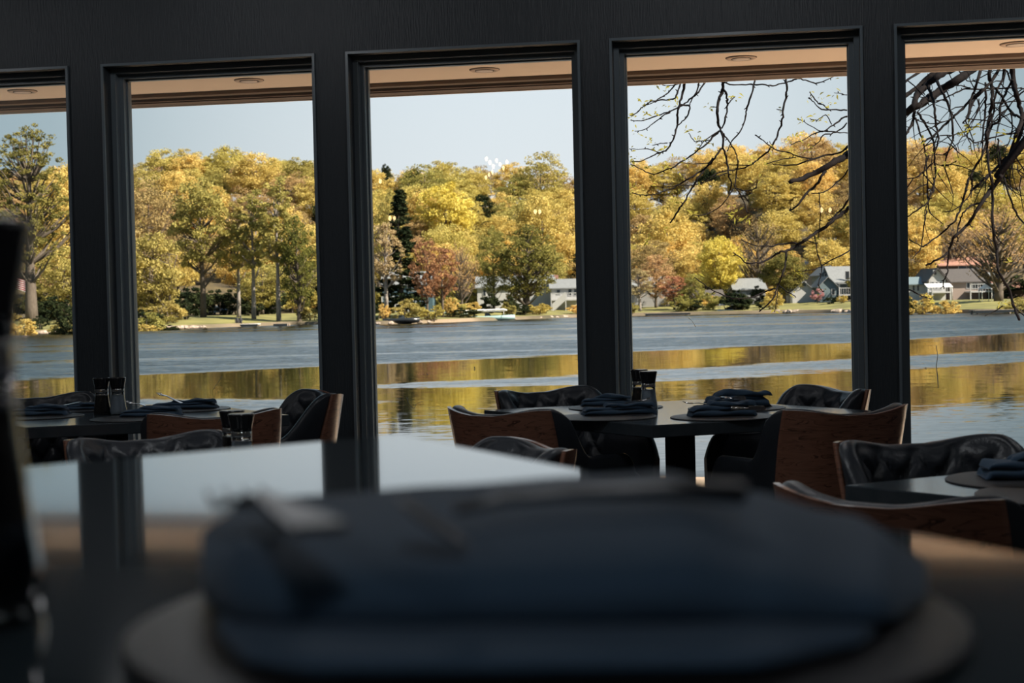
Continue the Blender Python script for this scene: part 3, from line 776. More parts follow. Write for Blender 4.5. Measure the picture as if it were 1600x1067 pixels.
def water_mat():
    m = bpy.data.materials.new('lake_water'); m.use_nodes = True
    nt = m.node_tree; N, L = nt.nodes, nt.links; b = N['Principled BSDF']
    b.inputs['Base Color'].default_value = (0.010, 0.009, 0.005, 1); b.inputs['Roughness'].default_value = 0.03; b.inputs['IOR'].default_value = 1.5
    g = N.new('ShaderNodeNewGeometry'); sp = N.new('ShaderNodeSeparateXYZ'); L.new(g.outputs['Position'], sp.inputs[0])
    def math_(op, a, bb=None, c=None):
        n = N.new('ShaderNodeMath'); n.operation = op
        for i, v in enumerate((a, bb, c)):
            if v is None: continue
            if isinstance(v, (int, float)): n.inputs[i].default_value = v
            else: L.new(v, n.inputs[i])
        return n.outputs[0]
    X, Y = sp.outputs[0], sp.outputs[1]
    def noise(stretch, det, off=0.0):
        mp = N.new('ShaderNodeMapping'); L.new(g.outputs['Position'], mp.inputs[0]); mp.inputs['Scale'].default_value = stretch; mp.inputs['Location'].default_value = (off, off * .7, 0)
        n1 = N.new('ShaderNodeTexNoise'); n1.inputs['Scale'].default_value = 1.0; n1.inputs['Detail'].default_value = det; L.new(mp.outputs[0], n1.inputs[0]); return n1.outputs[0]
    def ramp(v, pts):
        r = N.new('ShaderNodeValToRGB'); L.new(v, r.inputs[0]); e = r.color_ramp.elements
        e[0].position, e[1].position = pts[0][0], pts[-1][0]; e[0].color = (pts[0][1],) * 3 + (1,); e[1].color = (pts[-1][1],) * 3 + (1,)
        for p_, v_ in pts[1:-1]: x_ = e.new(p_); x_.color = (v_, v_, v_, 1)
        return r.outputs[0]
    dist = math_('ADD', Y, math_('MULTIPLY', X, -0.66))
    dist = math_('ADD', dist, math_('MULTIPLY', math_('SUBTRACT', noise((0.05, 0.16, 1), 5), 0.5), math_('MULTIPLY', dist, 0.13)))
    u = math_('DIVIDE', math_('DIVIDE', 1000.0, dist), 60.0)
    far = ramp(u, [(0.0, 1.0), (0.232, 1.0), (0.240, 0.0), (1.0, 0.0)])
    streak = ramp(u, [(0.0, 0.0), (0.32, 0.0), (0.34, 1.0), (0.385, 1.0), (0.40, 0.0), (1.0, 0.0)])
    near = ramp(u, [(0.0, 0.0), (0.54, 0.0), (0.72, 1.0), (1.0, 1.0)])
    patch = ramp(noise((0.035, 0.07, 1), 3, 11.0), [(0.0, 0.0), (0.44, 0.0), (0.56, 1.0), (1.0, 1.0)])
    bandn = ramp(noise((0.012, 0.11, 1), 4, 4.0), [(0.0, 0.25), (0.40, 0.35), (0.50, 1.0), (1.0, 1.0)])
    amp = math_('ADD', math_('MULTIPLY', far, math_('MULTIPLY', bandn, 0.30)), math_('MULTIPLY', streak, math_('MULTIPLY', patch, 0.16)))
    amp = math_('ADD', amp, math_('MULTIPLY', near, 0.04))
    amp = math_('ADD', amp, 0.016)
    def tilt(scale, stretch, det):
        mp2 = N.new('ShaderNodeMapping'); L.new(g.outputs['Position'], mp2.inputs[0]); mp2.inputs['Scale'].default_value = stretch
        n2 = N.new('ShaderNodeTexNoise'); n2.inputs['Scale'].default_value = scale; n2.inputs['Detail'].default_value = det; L.new(mp2.outputs[0], n2.inputs[0])
        s2 = N.new('ShaderNodeVectorMath'); s2.operation = 'SUBTRACT'; s2.inputs[1].default_value = (0.5, 0.5, 0.5); L.new(n2.outputs['Color'], s2.inputs[0])
        return s2.outputs[0]
    t1 = tilt(1.0, (0.6, 2.2, 1), 3.0); t2 = tilt(1.0, (2.5, 9, 1), 2.0)
    ad = N.new('ShaderNodeVectorMath'); ad.operation = 'ADD'; L.new(t1, ad.inputs[0]); L.new(t2, ad.inputs[1])
    sc = N.new('ShaderNodeVectorMath'); sc.operation = 'SCALE'; L.new(ad.outputs[0], sc.inputs[0]); L.new(amp, sc.inputs['Scale'])
    ml = N.new('ShaderNodeVectorMath'); ml.operation = 'MULTIPLY'; ml.inputs[1].default_value = (0.5, 2.0, 0); L.new(sc.outputs[0], ml.inputs[0])
    # wavelets that face the viewer are the ones seen at a grazing angle
    fc = N.new('ShaderNodeCombineXYZ'); L.new(math_('MULTIPLY', amp, -0.6), fc.inputs[1]); fc.inputs[2].default_value = 1.0
    a2 = N.new('ShaderNodeVectorMath'); a2.operation = 'ADD'; L.new(ml.outputs[0], a2.inputs[0]); L.new(fc.outputs[0], a2.inputs[1])
    nm = N.new('ShaderNodeVectorMath'); nm.operation = 'NORMALIZE'; L.new(a2.outputs[0], nm.inputs[0])
    L.new(nm.outputs[0], b.inputs['Normal'])
    return m
M['water'] = water_mat()
mb = MB(); mb.prism([(-260, 10.5), (260, 6.5), (260, 262), (-260, 262)], ZW - 0.3, ZW)
structure(mb.build('lake', M['water']))

# near bank outside the windows
M['bank'] = mat('sandy_stone_bank', (0.66, 0.48, 0.35), 0.9, var=(0.76, 0.58, 0.44), vscale=1.5, bump=0.4, bscale=8)
rnd = random.Random(7)
pts = [(MW @ Vector((U0 - 3, 0.1, 0))), (MW @ Vector((U1 + 4, 0.1, 0)))]
outer = []
for i in range(60):
    x = 9.5 - 19 * i / 59; outer.append((x, 12.1 - 0.02 * x + 0.12 * sin(3.1 * x) + rnd.uniform(-0.08, 0.08)))
mb = MB(); poly = [(pts[0].x, pts[0].y), (pts[1].x, pts[1].y)] + outer
mb.prism(poly, -1.9, -0.21); structure(mb.build('ground_bank', M['bank']))

# ------------------------------------------------------------------ trees
def tree_meshes(seed, H, rad, base, top_r, nclump, nleaf, lsize, shape='round', trunk_r=0.28, nbranch=26, multi=1, clr=1.1):
    rnd = random.Random(seed)
    cl = []
    cz, ch = (base + H) / 2, (H - base) / 2
    for i in range(nclump):
        while True:
            x, y, z = rnd.uniform(-1, 1), rnd.uniform(-1, 1), rnd.uniform(-1, 1); l = sqrt(x * x + y * y + z * z)
            if 0.35 < l <= 1: break
        if shape == 'cone':
            z01 = rnd.random() ** 1.3; rr = (1 - z01) * rad * (0.5 + 0.5 * rnd.random()); a = rnd.uniform(0, 2 * pi)
            c = Vector((rr * cos(a), rr * sin(a), base + z01 * (H - base)))
        else:
            l2 = 0.55 + 0.45 * rnd.random(); k = l2 / l; x, y, z = x * k, y * k, z * k
            if shape == 'dome' and z < 0: z *= 0.6
            if shape == 'tall': w = 1 - 0.25 * z
            else: w = 1
            wob = 1 + 0.16 * sin(3 * math.atan2(y, x) + seed) * (1 - abs(z))
            c = Vector((x * rad * w * wob, y * rad * w * wob, cz + z * ch))
        cl.append(c)
    tk = MB()
    trunks = []
    for m in range(multi):
        ox, oy = (0, 0) if multi == 1 else (rnd.uniform(-rad * .45, rad * .45), rnd.uniform(-rad * .4, rad * .4))
        tp = Vector((ox * 1.5 + rnd.uniform(-.4, .4), oy * 1.5, base + (H - base) * 0.72))
        path = []
        for k in range(9):
            f = k / 8; path.append(Vector((ox, oy, -0.3)).lerp(tp, f) + Vector((sin(f * 5 + seed) * 0.22, cos(f * 4 + seed) * 0.2, 0)) * f * (rad / 4))
        tr = trunk_r / sqrt(multi)
        tk.tube(path, [tr * (1.25 - 1.1 * k / 8) + 0.02 for k in range(9)], 7)
        trunks.append(path)
    for c in cl[:nbranch]:
        path = rnd.choice(trunks); s = path[0].lerp(path[-1], 0)
        zt = max(base * 0.6, min(c.z - 0.95 * math.hypot(c.x, c.y), H * 0.72)); k = min(range(9), key=lambda q: abs(path[q].z - zt)); s = path[k]
        mid = s.lerp(c, 0.5) + Vector((c.x * .06, c.y * .06, -0.04 * (c - s).length + rnd.uniform(-.2, .2))); r0 = trunk_r * 0.42 * (1 - 0.5 * k / 8)
        tk.tube([s, s.lerp(mid, .5) + Vector((rnd.uniform(-.1, .1),) * 3), mid, mid.lerp(c, .55) + Vector((rnd.uniform(-.15, .15),) * 3), c], [r0, r0 * .8, r0 * .6, r0 * .4, r0 * .15], 5, caps=False)
    lf = MB(); V, Fc = [], []
    for c in cl:
        rc = clr * 0.86 * rnd.uniform(0.6, 1.25) * (0.95 if shape == 'cone' else 1) * rad / 4.2
        fl = 0.35 if shape == 'cone' else 0.62
        for q in range(nleaf):
            while True:
                x, y, z = rnd.uniform(-1, 1), rnd.uniform(-1, 1), rnd.uniform(-1, 1)
                if x * x + y * y + z * z < 1: break
            p = c + Vector((x, y, z * fl)) * rc
            n = Vector((rnd.gauss(0, 1), rnd.gauss(0, 1), rnd.gauss(0.6, 1))).normalized(); a = n.orthogonal().normalized(); b = n.cross(a); g = rnd.uniform(0, 6.3)
            u = (a * cos(g) + b * sin(g)) * lsize * rnd.uniform(.6, 1.2); w = (b * cos(g) - a * sin(g)) * lsize * rnd.uniform(.35, .7)
            o = len(V); V += [p - u, p + w, p + u, p - w]; Fc.append((o, o + 1, o + 2, o + 3))
    lf.add(V, Fc)
    return tk, lf
PROTO = {}
def proto(key, leafm, barkm, **kw):
    tk, lf = tree_meshes(**kw)
    a = tk.build('trunk', barkm); b = lf.build('crown', leafm)
    PROTO[key] = (a.data, b.data, leafm, barkm); bpy.data.objects.remove(a); bpy.data.objects.remove(b)
# nominal height 1 unit = metre; scaled at placement
proto('gold_a', M['gold'], M['bark'], seed=1, H=14, rad=5.2, base=1.8, top_r=1, nclump=190, nleaf=74, lsize=.20, shape='dome')
proto('gold_b', M['gold'], M['bark'], seed=2, H=15, rad=4.6, base=2.4, top_r=1, nclump=190, nleaf=70, lsize=.20)
proto('gold_c', M['gold'], M['bark'], seed=12, H=13, rad=5.6, base=2, top_r=1, nclump=180, nleaf=74, lsize=.20, shape='dome', nbranch=40)
proto('rust_a', M['rust'], M['bark'], seed=3, H=15, rad=4.8, base=2.6, top_r=1, nclump=170, nleaf=50, lsize=.18, nbranch=70)
proto('rust_b', M['rust'], M['bark'], seed=4, H=14, rad=4.2, base=2.4, top_r=1, nclump=160, nleaf=50, lsize=.18, nbranch=60, shape='tall')
proto('olive_a', M['olive'], M['bark'], seed=5, H=16, rad=4.4, base=2.6, top_r=1, nclump=180, nleaf=56, lsize=.19, shape='tall', nbranch=50)
proto('olive_b', M['olive'], M['bark'], seed=6, H=14, rad=4.8, base=2, top_r=1, nclump=180, nleaf=60, lsize=.19, nbranch=40)
proto('bright', M['bright'], M['bark'], seed=7, H=10, rad=3.6, base=2, top_r=1, nclump=190, nleaf=80, lsize=.16)
proto('dark', M['dark'], M['bark'], seed=8, H=10, rad=3.8, base=2, top_r=1, nclump=190, nleaf=80, lsize=.16)
proto('conifer', M['needle'], M['bark'], seed=9, H=16, rad=2.6, base=1.0, top_r=1, nclump=260, nleaf=50, lsize=.20, shape='cone', nbranch=10, trunk_r=.22)
proto('bigdark', M['dark'], M['bark'], seed=10, H=17, rad=4.6, base=2.5, top_r=1, nclump=170, nleaf=58, lsize=.22, nbranch=90, trunk_r=.5)
proto('bigolive', M['olive'], M['bark'], seed=13, H=22, rad=4.8, base=7, top_r=1, nclump=150, nleaf=62, lsize=.24, shape='tall', nbranch=80, trunk_r=.42)
proto('thin', M['olive'], M['palebark'], seed=14, H=21, rad=3.0, base=7, top_r=1, nclump=110, nleaf=52, lsize=.22, shape='tall', nbranch=70, trunk_r=.3)
proto('sparse', M['dark'], M['bark'], seed=15, H=30, rad=5.6, base=8, top_r=1, nclump=300, nleaf=40, lsize=.20, shape='tall', nbranch=150, trunk_r=.7, clr=.62)
proto('pale', M['pale'], M['palebark'], seed=16, H=16, rad=3.0, base=5, top_r=1, nclump=90, nleaf=42, lsize=.20, shape='tall', nbranch=80, trunk_r=.34)
proto('red', M['red'], M['bark'], seed=17, H=11, rad=2.8, base=2.2, top_r=1, nclump=90, nleaf=46, lsize=.18, nbranch=60, trunk_r=.2)
proto('clump', M['olive'], M['bark'], seed=18, H=12, rad=4.4, base=0.6, top_r=1, nclump=150, nleaf=56, lsize=.22, nbranch=60, multi=5, trunk_r=.3)
proto('bush', M['olive'], M['bark'], seed=19, H=3, rad=1.9, base=0.2, top_r=1, nclump=46, nleaf=60, lsize=.13, nbranch=10, trunk_r=.08, multi=3)
proto('goldbush', M['gold'], M['bark'], seed=20, H=3, rad=1.9, base=0.2, top_r=1, nclump=46, nleaf=60, lsize=.13, nbranch=10, trunk_r=.08, multi=3)
proto('darkbush', M['needle'], M['bark'], seed=21, H=3, rad=1.9, base=0.1, top_r=1, nclump=46, nleaf=70, lsize=.14, nbranch=6, trunk_r=.08, multi=3)
proto('pinktree', M['pink'], M['bark'], seed=22, H=4, rad=1.7, base=.9, top_r=1, nclump=46, nleaf=50, lsize=.12, nbranch=16, trunk_r=.08)
proto('bare', M['rust'], M['bark'], seed=23, H=16, rad=5.4, base=3.5, top_r=1, nclump=190, nleaf=14, lsize=.17, nbranch=190, trunk_r=.5)
proto('pine', M['needle'], M['bark'], seed=24, H=13, rad=3.6, base=2.6, top_r=1, nclump=150, nleaf=60, lsize=.20, shape='tall', nbranch=30, trunk_r=.25)
NOMH = dict(pine=13, gold_a=14, gold_b=15, gold_c=13, rust_a=15, rust_b=14, olive_a=16, olive_b=14, bright=10, dark=10, conifer=16, bigdark=17, bigolive=22, thin=21, sparse=30, pale=16, red=11, clump=12, bush=3, goldbush=3, darkbush=3, pinktree=4, bare=16)
NOMR = dict(pine=4.4, gold_a=5.9, gold_b=5.3, gold_c=6.3, rust_a=5.4, rust_b=5.2, olive_a=5.4, olive_b=5.4, bright=4.1, dark=4.3, conifer=2.5, bigdark=5.3, bigolive=5.9, thin=3.8, sparse=7.2, pale=3.7, red=3.2, clump=5.0, bush=2.2, goldbush=2.2, darkbush=2.2, pinktree=2.0, bare=6.2)
trnd = random.Random(99)
def tree(name, key, label, loc, h, w=None, group=None, rz=None, cat='tree'):
    sz = h / (NOMH[key] * 1.04); sx = sz if w is None else w / (2 * NOMR[key])
    t = thing(name, label, cat, loc, trnd.uniform(0, 6.28) if rz is None else rz, group); t.scale = (sx, sx, sz)
    a = bpy.data.objects.new('trunk', PROTO[key][0]); COL.objects.link(a); a.parent = t
    b = bpy.data.objects.new('crown', PROTO[key][1]); COL.objects.link(b); b.parent = t
    return t
def ptree(name, key, label, px, ytop, ybase, wpx, Y, group=None, cat='tree'):
    """a tree seen at px, crown top at ytop, width wpx, standing at distance Y"""
    b = P(px, ybase, Y=Y); z = hill_z(b.x, Y); tp = P(px, ytop, Y=Y)
    return tree(name, key, label, (b.x, Y, z - 0.05), tp.z - z, wpx / F_PX * Y, group, cat=cat)

WN_ = ['first window', 'second window', 'middle window', 'fourth window', 'fifth window']
def zone(px):
    lim = [160, 538, 940, 1370, 9999]
    for i, l_ in enumerate(lim):
        if px < l_: return WN_[i]
# forest on the hill, row by row
KN = dict(gold_a=('golden tree', 'golden'), gold_b=('golden tree', 'golden'), gold_c=('golden tree', 'golden'), rust_a=('rusty brown tree', 'rust'), rust_b=('rusty brown tree', 'rust'),
          olive_a=('olive green tree', 'olive'), olive_b=('olive green tree', 'olive'), pine=('dark pine', 'pine'))
frnd = random.Random(42)
def forest():
    rows_ = [(262, 8.0, 10.5, 'at the foot of the hill'), (280, 8.0, 11.5, 'at the foot of the hill'), (300, 8.5, 12, 'halfway up the hill'), (322, 7.8, 12.5, 'halfway up the hill'),
             (346, 7.8, 13, 'high on the hill'), (372, 8.2, 13, 'high on the hill'), (398, 9.2, 13, 'along the ridge'), (420, 9.0, 13.5, 'along the ridge')]
    for Y, step, h, where in rows_:
        x = -0.345 * Y + frnd.uniform(0, 4)
        while x < 0.345 * Y:
            yy = Y + frnd.uniform(-7, 7); z = hill_z(x, yy)
            px, py = proj((x, yy, z + h))
            if px < 480: ks = ['gold_b', 'rust_a', 'olive_a', 'olive_b', 'rust_b', 'gold_c', 'gold_a']
            elif px < 900: ks = ['gold_a', 'gold_b', 'gold_c', 'gold_a', 'gold_c', 'olive_b', 'rust_a']
            else: ks = ['gold_a', 'gold_b', 'gold_c', 'gold_a', 'gold_c', 'gold_a', 'rust_a', 'rust_b']
            k = frnd.choice(ks)
            if frnd.random() < 0.035: k = 'pine'
            nm, sh_ = KN[k]
            hh = h * (frnd.uniform(0.84, 1.15) if 'ridge' not in where else frnd.uniform(0.90, 1.08))
            ww = hh * frnd.uniform(0.86, 1.12)
            tree('conifer_tree' if k == 'pine' else 'broadleaf_tree', k, '%s %s in the %s' % (nm, where, zone(px)), (x, yy, z - 0.2), hh, ww if k != 'pine' else hh * .6,
                 '%s trees %s, %s' % (sh_, where, zone(px)))
            x += step * frnd.uniform(0.75, 1.25)
forest()
FT = [  # name, key, label, px, ytop, ybase, width px, distance
 ('broadleaf_tree', 'sparse', 'tall sparse dark tree rising above the others in the leftmost window', 50, 172, 520, 175, 186),
 ('broadleaf_tree', 'gold_b', 'golden tree right of the tall sparse tree in the leftmost window', 105, 250, 500, 120, 205),
 ('broadleaf_tree', 'olive_b', 'olive tree over the lawn at the right of the leftmost window', 100, 380, 505, 110, 198),
 ('shrub', 'darkbush', 'dark bush on the lawn edge in the leftmost window', 85, 462, 508, 70, 192),
 ('broadleaf_tree', 'clump', 'pale green many-stemmed clump at the shore, left of the second window', 240, 358, 510, 112, 206),
 ('broadleaf_tree', 'bigolive', 'tall olive tree with dark trunk in the second window', 318, 262, 492, 118, 214),
 ('broadleaf_tree', 'rust_a', 'rusty tree behind the many-stemmed clump', 235, 262, 490, 120, 246),
 ('broadleaf_tree', 'thin', 'thin leaning tree above the floating dock', 373, 300, 497, 70, 216),
 ('broadleaf_tree', 'thin', 'thin pale-trunked tree right of the floating dock', 397, 285, 503, 78, 213),
 ('broadleaf_tree', 'thin', 'tall pale-trunked tree at the right of the second window', 436, 262, 502, 82, 210),
 ('broadleaf_tree', 'bigdark', 'dark full tree near the right edge of the second window', 468, 330, 502, 70, 208),
 ('broadleaf_tree', 'olive_b', 'low olive tree between the big trunks of the second window', 410, 400, 490, 90, 232),
 ('shrub', 'darkbush', 'dark rounded hedge bush behind the dock', 396, 470, 492, 44, 222),
 ('broadleaf_tree', 'pale', 'pale buff tree at the left edge of the middle window', 604, 330, 493, 72, 200),
 ('conifer_tree', 'conifer', 'dark conifer left of the middle window', 629, 290, 495, 84, 204),
 ('broadleaf_tree', 'olive_a', 'olive tree behind the dark conifer', 612, 285, 480, 70, 250),
 ('broadleaf_tree', 'red', 'reddish budding tree left of centre in the middle window', 668, 362, 500, 56, 198),
 ('broadleaf_tree', 'red', 'taller reddish tree beside the dark house in the middle window', 692, 372, 498, 60, 203),
 ('broadleaf_tree', 'bright', 'broad bright yellow dome crown in the middle window', 700, 278, 450, 108, 296),
 ('broadleaf_tree', 'gold_c', 'orange-gold crown above the reddish trees', 698, 345, 470, 92, 262),
 ('broadleaf_tree', 'bare', 'bent dark-limbed tree left of the white house', 722, 372, 492, 60, 214),
 ('broadleaf_tree', 'bigdark', 'large dark green tree in front of the white house', 823, 345, 492, 116, 222),
 ('broadleaf_tree', 'olive_a', 'olive tree left of the large dark green one', 772, 345, 490, 66, 226),
 ('broadleaf_tree', 'olive_b', 'high green crown on the skyline of the middle window', 846, 232, 330, 96, 402),
 ('broadleaf_tree', 'gold_a', 'wide golden crown at the right of the middle window', 850, 300, 440, 110, 300),
 ('broadleaf_tree', 'bright', 'bright yellow round tree in the window right of the middle', 1126, 364, 468, 76, 246),
 ('broadleaf_tree', 'dark', 'dark green round tree right of the bright yellow one', 1226, 388, 482, 78, 238),
 ('broadleaf_tree', 'gold_a', 'wide golden dome at the left of the window right of the middle', 1042, 322, 450, 130, 285),
 ('broadleaf_tree', 'rust_b', 'orange-brown tree under the golden dome', 1025, 392, 480, 74, 240),
 ('broadleaf_tree', 'red', 'small orange-red tree near the far shore', 1054, 425, 486, 50, 232),
 ('broadleaf_tree', 'pale', 'pale bushy tree at the left of the window right of the middle', 1000, 412, 488, 50, 230),
 ('broadleaf_tree', 'clump', 'yellow-green clump left of the bright yellow tree', 1084, 425, 488, 44, 229),
 ('broadleaf_tree', 'bare', 'dark bare-limbed tree left of the dark green round tree', 1186, 330, 480, 90, 256),
 ('broadleaf_tree', 'bare', 'tall bare-limbed tree high on the hill in the window right of the middle', 1226, 262, 380, 110, 330),
 ('broadleaf_tree', 'pinktree', 'small pink blossom tree beside the white garage', 1277, 448, 478, 26, 229),
 ('shrub', 'darkbush', 'dark bush before the slate blue house', 1298, 462, 484, 26, 224),
 ('shrub', 'goldbush', 'golden bush at the porch of the slate blue house', 1316, 460, 484, 22, 223),
 ('broadleaf_tree', 'bare', 'spreading dark bare tree at the right of the rightmost window', 1560, 312, 480, 150, 190),
 ('broadleaf_tree', 'bare', 'bare tree behind the roofs of the rightmost window', 1494, 330, 450, 90, 250),
 ('broadleaf_tree', 'gold_b', 'golden tree at the left edge of the rightmost window', 1432, 330, 470, 90, 226),
 ('shrub', 'goldbush', 'reddish gold bush on the shore of the rightmost window', 1478, 467, 490, 52, 178),
 ('shrub', 'bush', 'green bush at the far right shore', 1590, 463, 486, 40, 172),
 ('shrub', 'goldbush', 'golden bush at the left shore of the middle window', 601, 472, 496, 24, 193),
 ('shrub', 'goldbush', 'yellow bush below the reddish trees', 703, 462, 498, 34, 204),
 ('conifer_tree', 'darkbush', 'low dark fir against the white house', 767, 458, 492, 40, 218),
 ('shrub', 'darkbush', 'dark shrub mass at the water edge under the large dark tree', 812, 474, 494, 50, 216),
 ('conifer_tree', 'pine', 'dark pine on the skyline at the right of the second window', 486, 246, 330, 26, 415),
 ('conifer_tree', 'pine', 'dark pine on the skyline at the left of the middle window', 604, 250, 330, 28, 415),
 ('conifer_tree', 'pine', 'round dark pine on the skyline behind the twigs, left of two', 1196, 241, 330, 38, 425),
 ('conifer_tree', 'pine', 'round dark pine on the skyline behind the twigs, right of two', 1253, 238, 330, 46, 425),
 ('broadleaf_tree', 'thin', 'thin green treetop on the skyline, left of the second window', 290, 235, 330, 46, 405),
 ('broadleaf_tree', 'thin', 'thin green treetop on the skyline near the second window centre', 345, 238, 330, 34, 410),
 ('broadleaf_tree', 'thin', 'tallest thin treetop on the skyline of the second window', 377, 229, 330, 34, 405),
 ('broadleaf_tree', 'olive_b', 'rounded treetop on the skyline of the second window at right', 452, 246, 330, 70, 400),
]
for a in FT: ptree(a[0], a[1], a[2], a[3], a[4], a[5], a[6], a[7], cat='shrub' if a[0] == 'shrub' else 'tree')
# undergrowth at the foot of the wood, and shore shrubs
k_ = 0
for i in range(90):
    x = -86 + 172 * (i + frnd.uniform(0.1, 0.9)) / 90; y = shore(x) + frnd.uniform(38, 56); z = hill_z(x, y); px, py = proj((x, y, z + 1))
    if 1225 < px < 1350 or 1440 < px < 1585: continue
    kk = frnd.choice(['darkbush', 'bush', 'darkbush', 'goldbush', 'darkbush'])
    tree('shrub', kk, '%s at the wood edge in the %s' % ({'darkbush': 'dark evergreen shrub', 'bush': 'olive shrub', 'goldbush': 'golden shrub'}[kk], zone(px)),
         (x, y, z - .1), frnd.uniform(2.5, 5.5), frnd.uniform(5, 9), '%s shrubs at the wood edge, %s' % ({'darkbush': 'dark', 'bush': 'olive', 'goldbush': 'golden'}[kk], zone(px)), cat='shrub')
for i in range(100):
    px = frnd.uniform(10, 1600)
    if 290 < px < 480 or 1225 < px < 1350 or 850 < px < 910 or 1440 < px < 1585 or 735 < px < 790: continue
    dd = frnd.choice([1.2, 2, 3, 5, 9, 14, 20]); x = (px - 800) / F_PX * 210; y = shore(x) + dd; x = (px - 800) / F_PX * y; z = hill_z(x, y)
    kk = frnd.choice(['darkbush', 'bush', 'goldbush', 'darkbush', 'bush'])
    tree('shrub', kk, '%s on the far shore in the %s' % ({'darkbush': 'low dark shrub', 'bush': 'low olive shrub', 'goldbush': 'low golden shrub'}[kk], zone(px)),
         (x, y, z - .1), frnd.uniform(1.2, 3.2), frnd.uniform(2.2, 5.5), '%s shore shrubs, %s' % ({'darkbush': 'dark', 'bush': 'olive', 'goldbush': 'golden'}[kk], zone(px)), cat='shrub')
# rocks along the far shore
rk = None
rrnd = random.Random(5)
def rock_mesh(seed):
    r_ = random.Random(seed); mb = MB(); rows = []
    for i in range(6):
        a = pi * (i + .35) / 6.7; rows.append([((sin(a) * (1 + r_.uniform(-.18, .18))) * cos(2 * pi * k / 8), (sin(a) * (1 + r_.uniform(-.18, .18))) * sin(2 * pi * k / 8) * .8, cos(a) * .6) for k in range(8)])
    mb.grid(rows, close=True, smooth=False); mb.add(rows[0], [tuple(reversed(range(8)))]); mb.add(rows[-1], [tuple(range(8))]); return mb
for (p0, p1, n, s0, s1, lab, grp) in ((1215, 1335, 26, .35, .7, 'tan rock along the shore below the slate blue house', 'shore rocks, window right of the middle'),
                                      (585, 905, 34, .25, .5, 'grey rock along the shore of the middle window', 'shore rocks, middle window'),
                                      (60, 125, 14, .3, .6, 'pale rock along the shore of the leftmost window', 'shore rocks, leftmost window'),
                                      (210, 330, 22, .25, .6, 'pale rock on the bare bank of the second window', 'shore rocks, second window'),
                                      (1420, 1470, 12, .3, .6, 'dark rock along the shore of the rightmost window', 'shore rocks, rightmost window')):
    for i in range(n):
        px = p0 + (p1 - p0) * (i + rrnd.uniform(0, 1)) / n; Y = 200
        for _ in range(6): x = (px - 800) / F_PX * Y; Y = shore(x) + 0.6
        if rk is None: rk = rock_mesh(3).build('shore_rock', M['rock']); o = rk
        else: o = rk.copy(); COL.objects.link(o)
        o.location = (x, Y + rrnd.uniform(-.3, 1.0), ZW + 0.12); o.rotation_euler = (0, 0, rrnd.uniform(0, 6)); s_ = rrnd.uniform(s0, s1); o.scale = (s_ * 1.3, s_, s_)
        tag(o, lab, 'rock', grp)

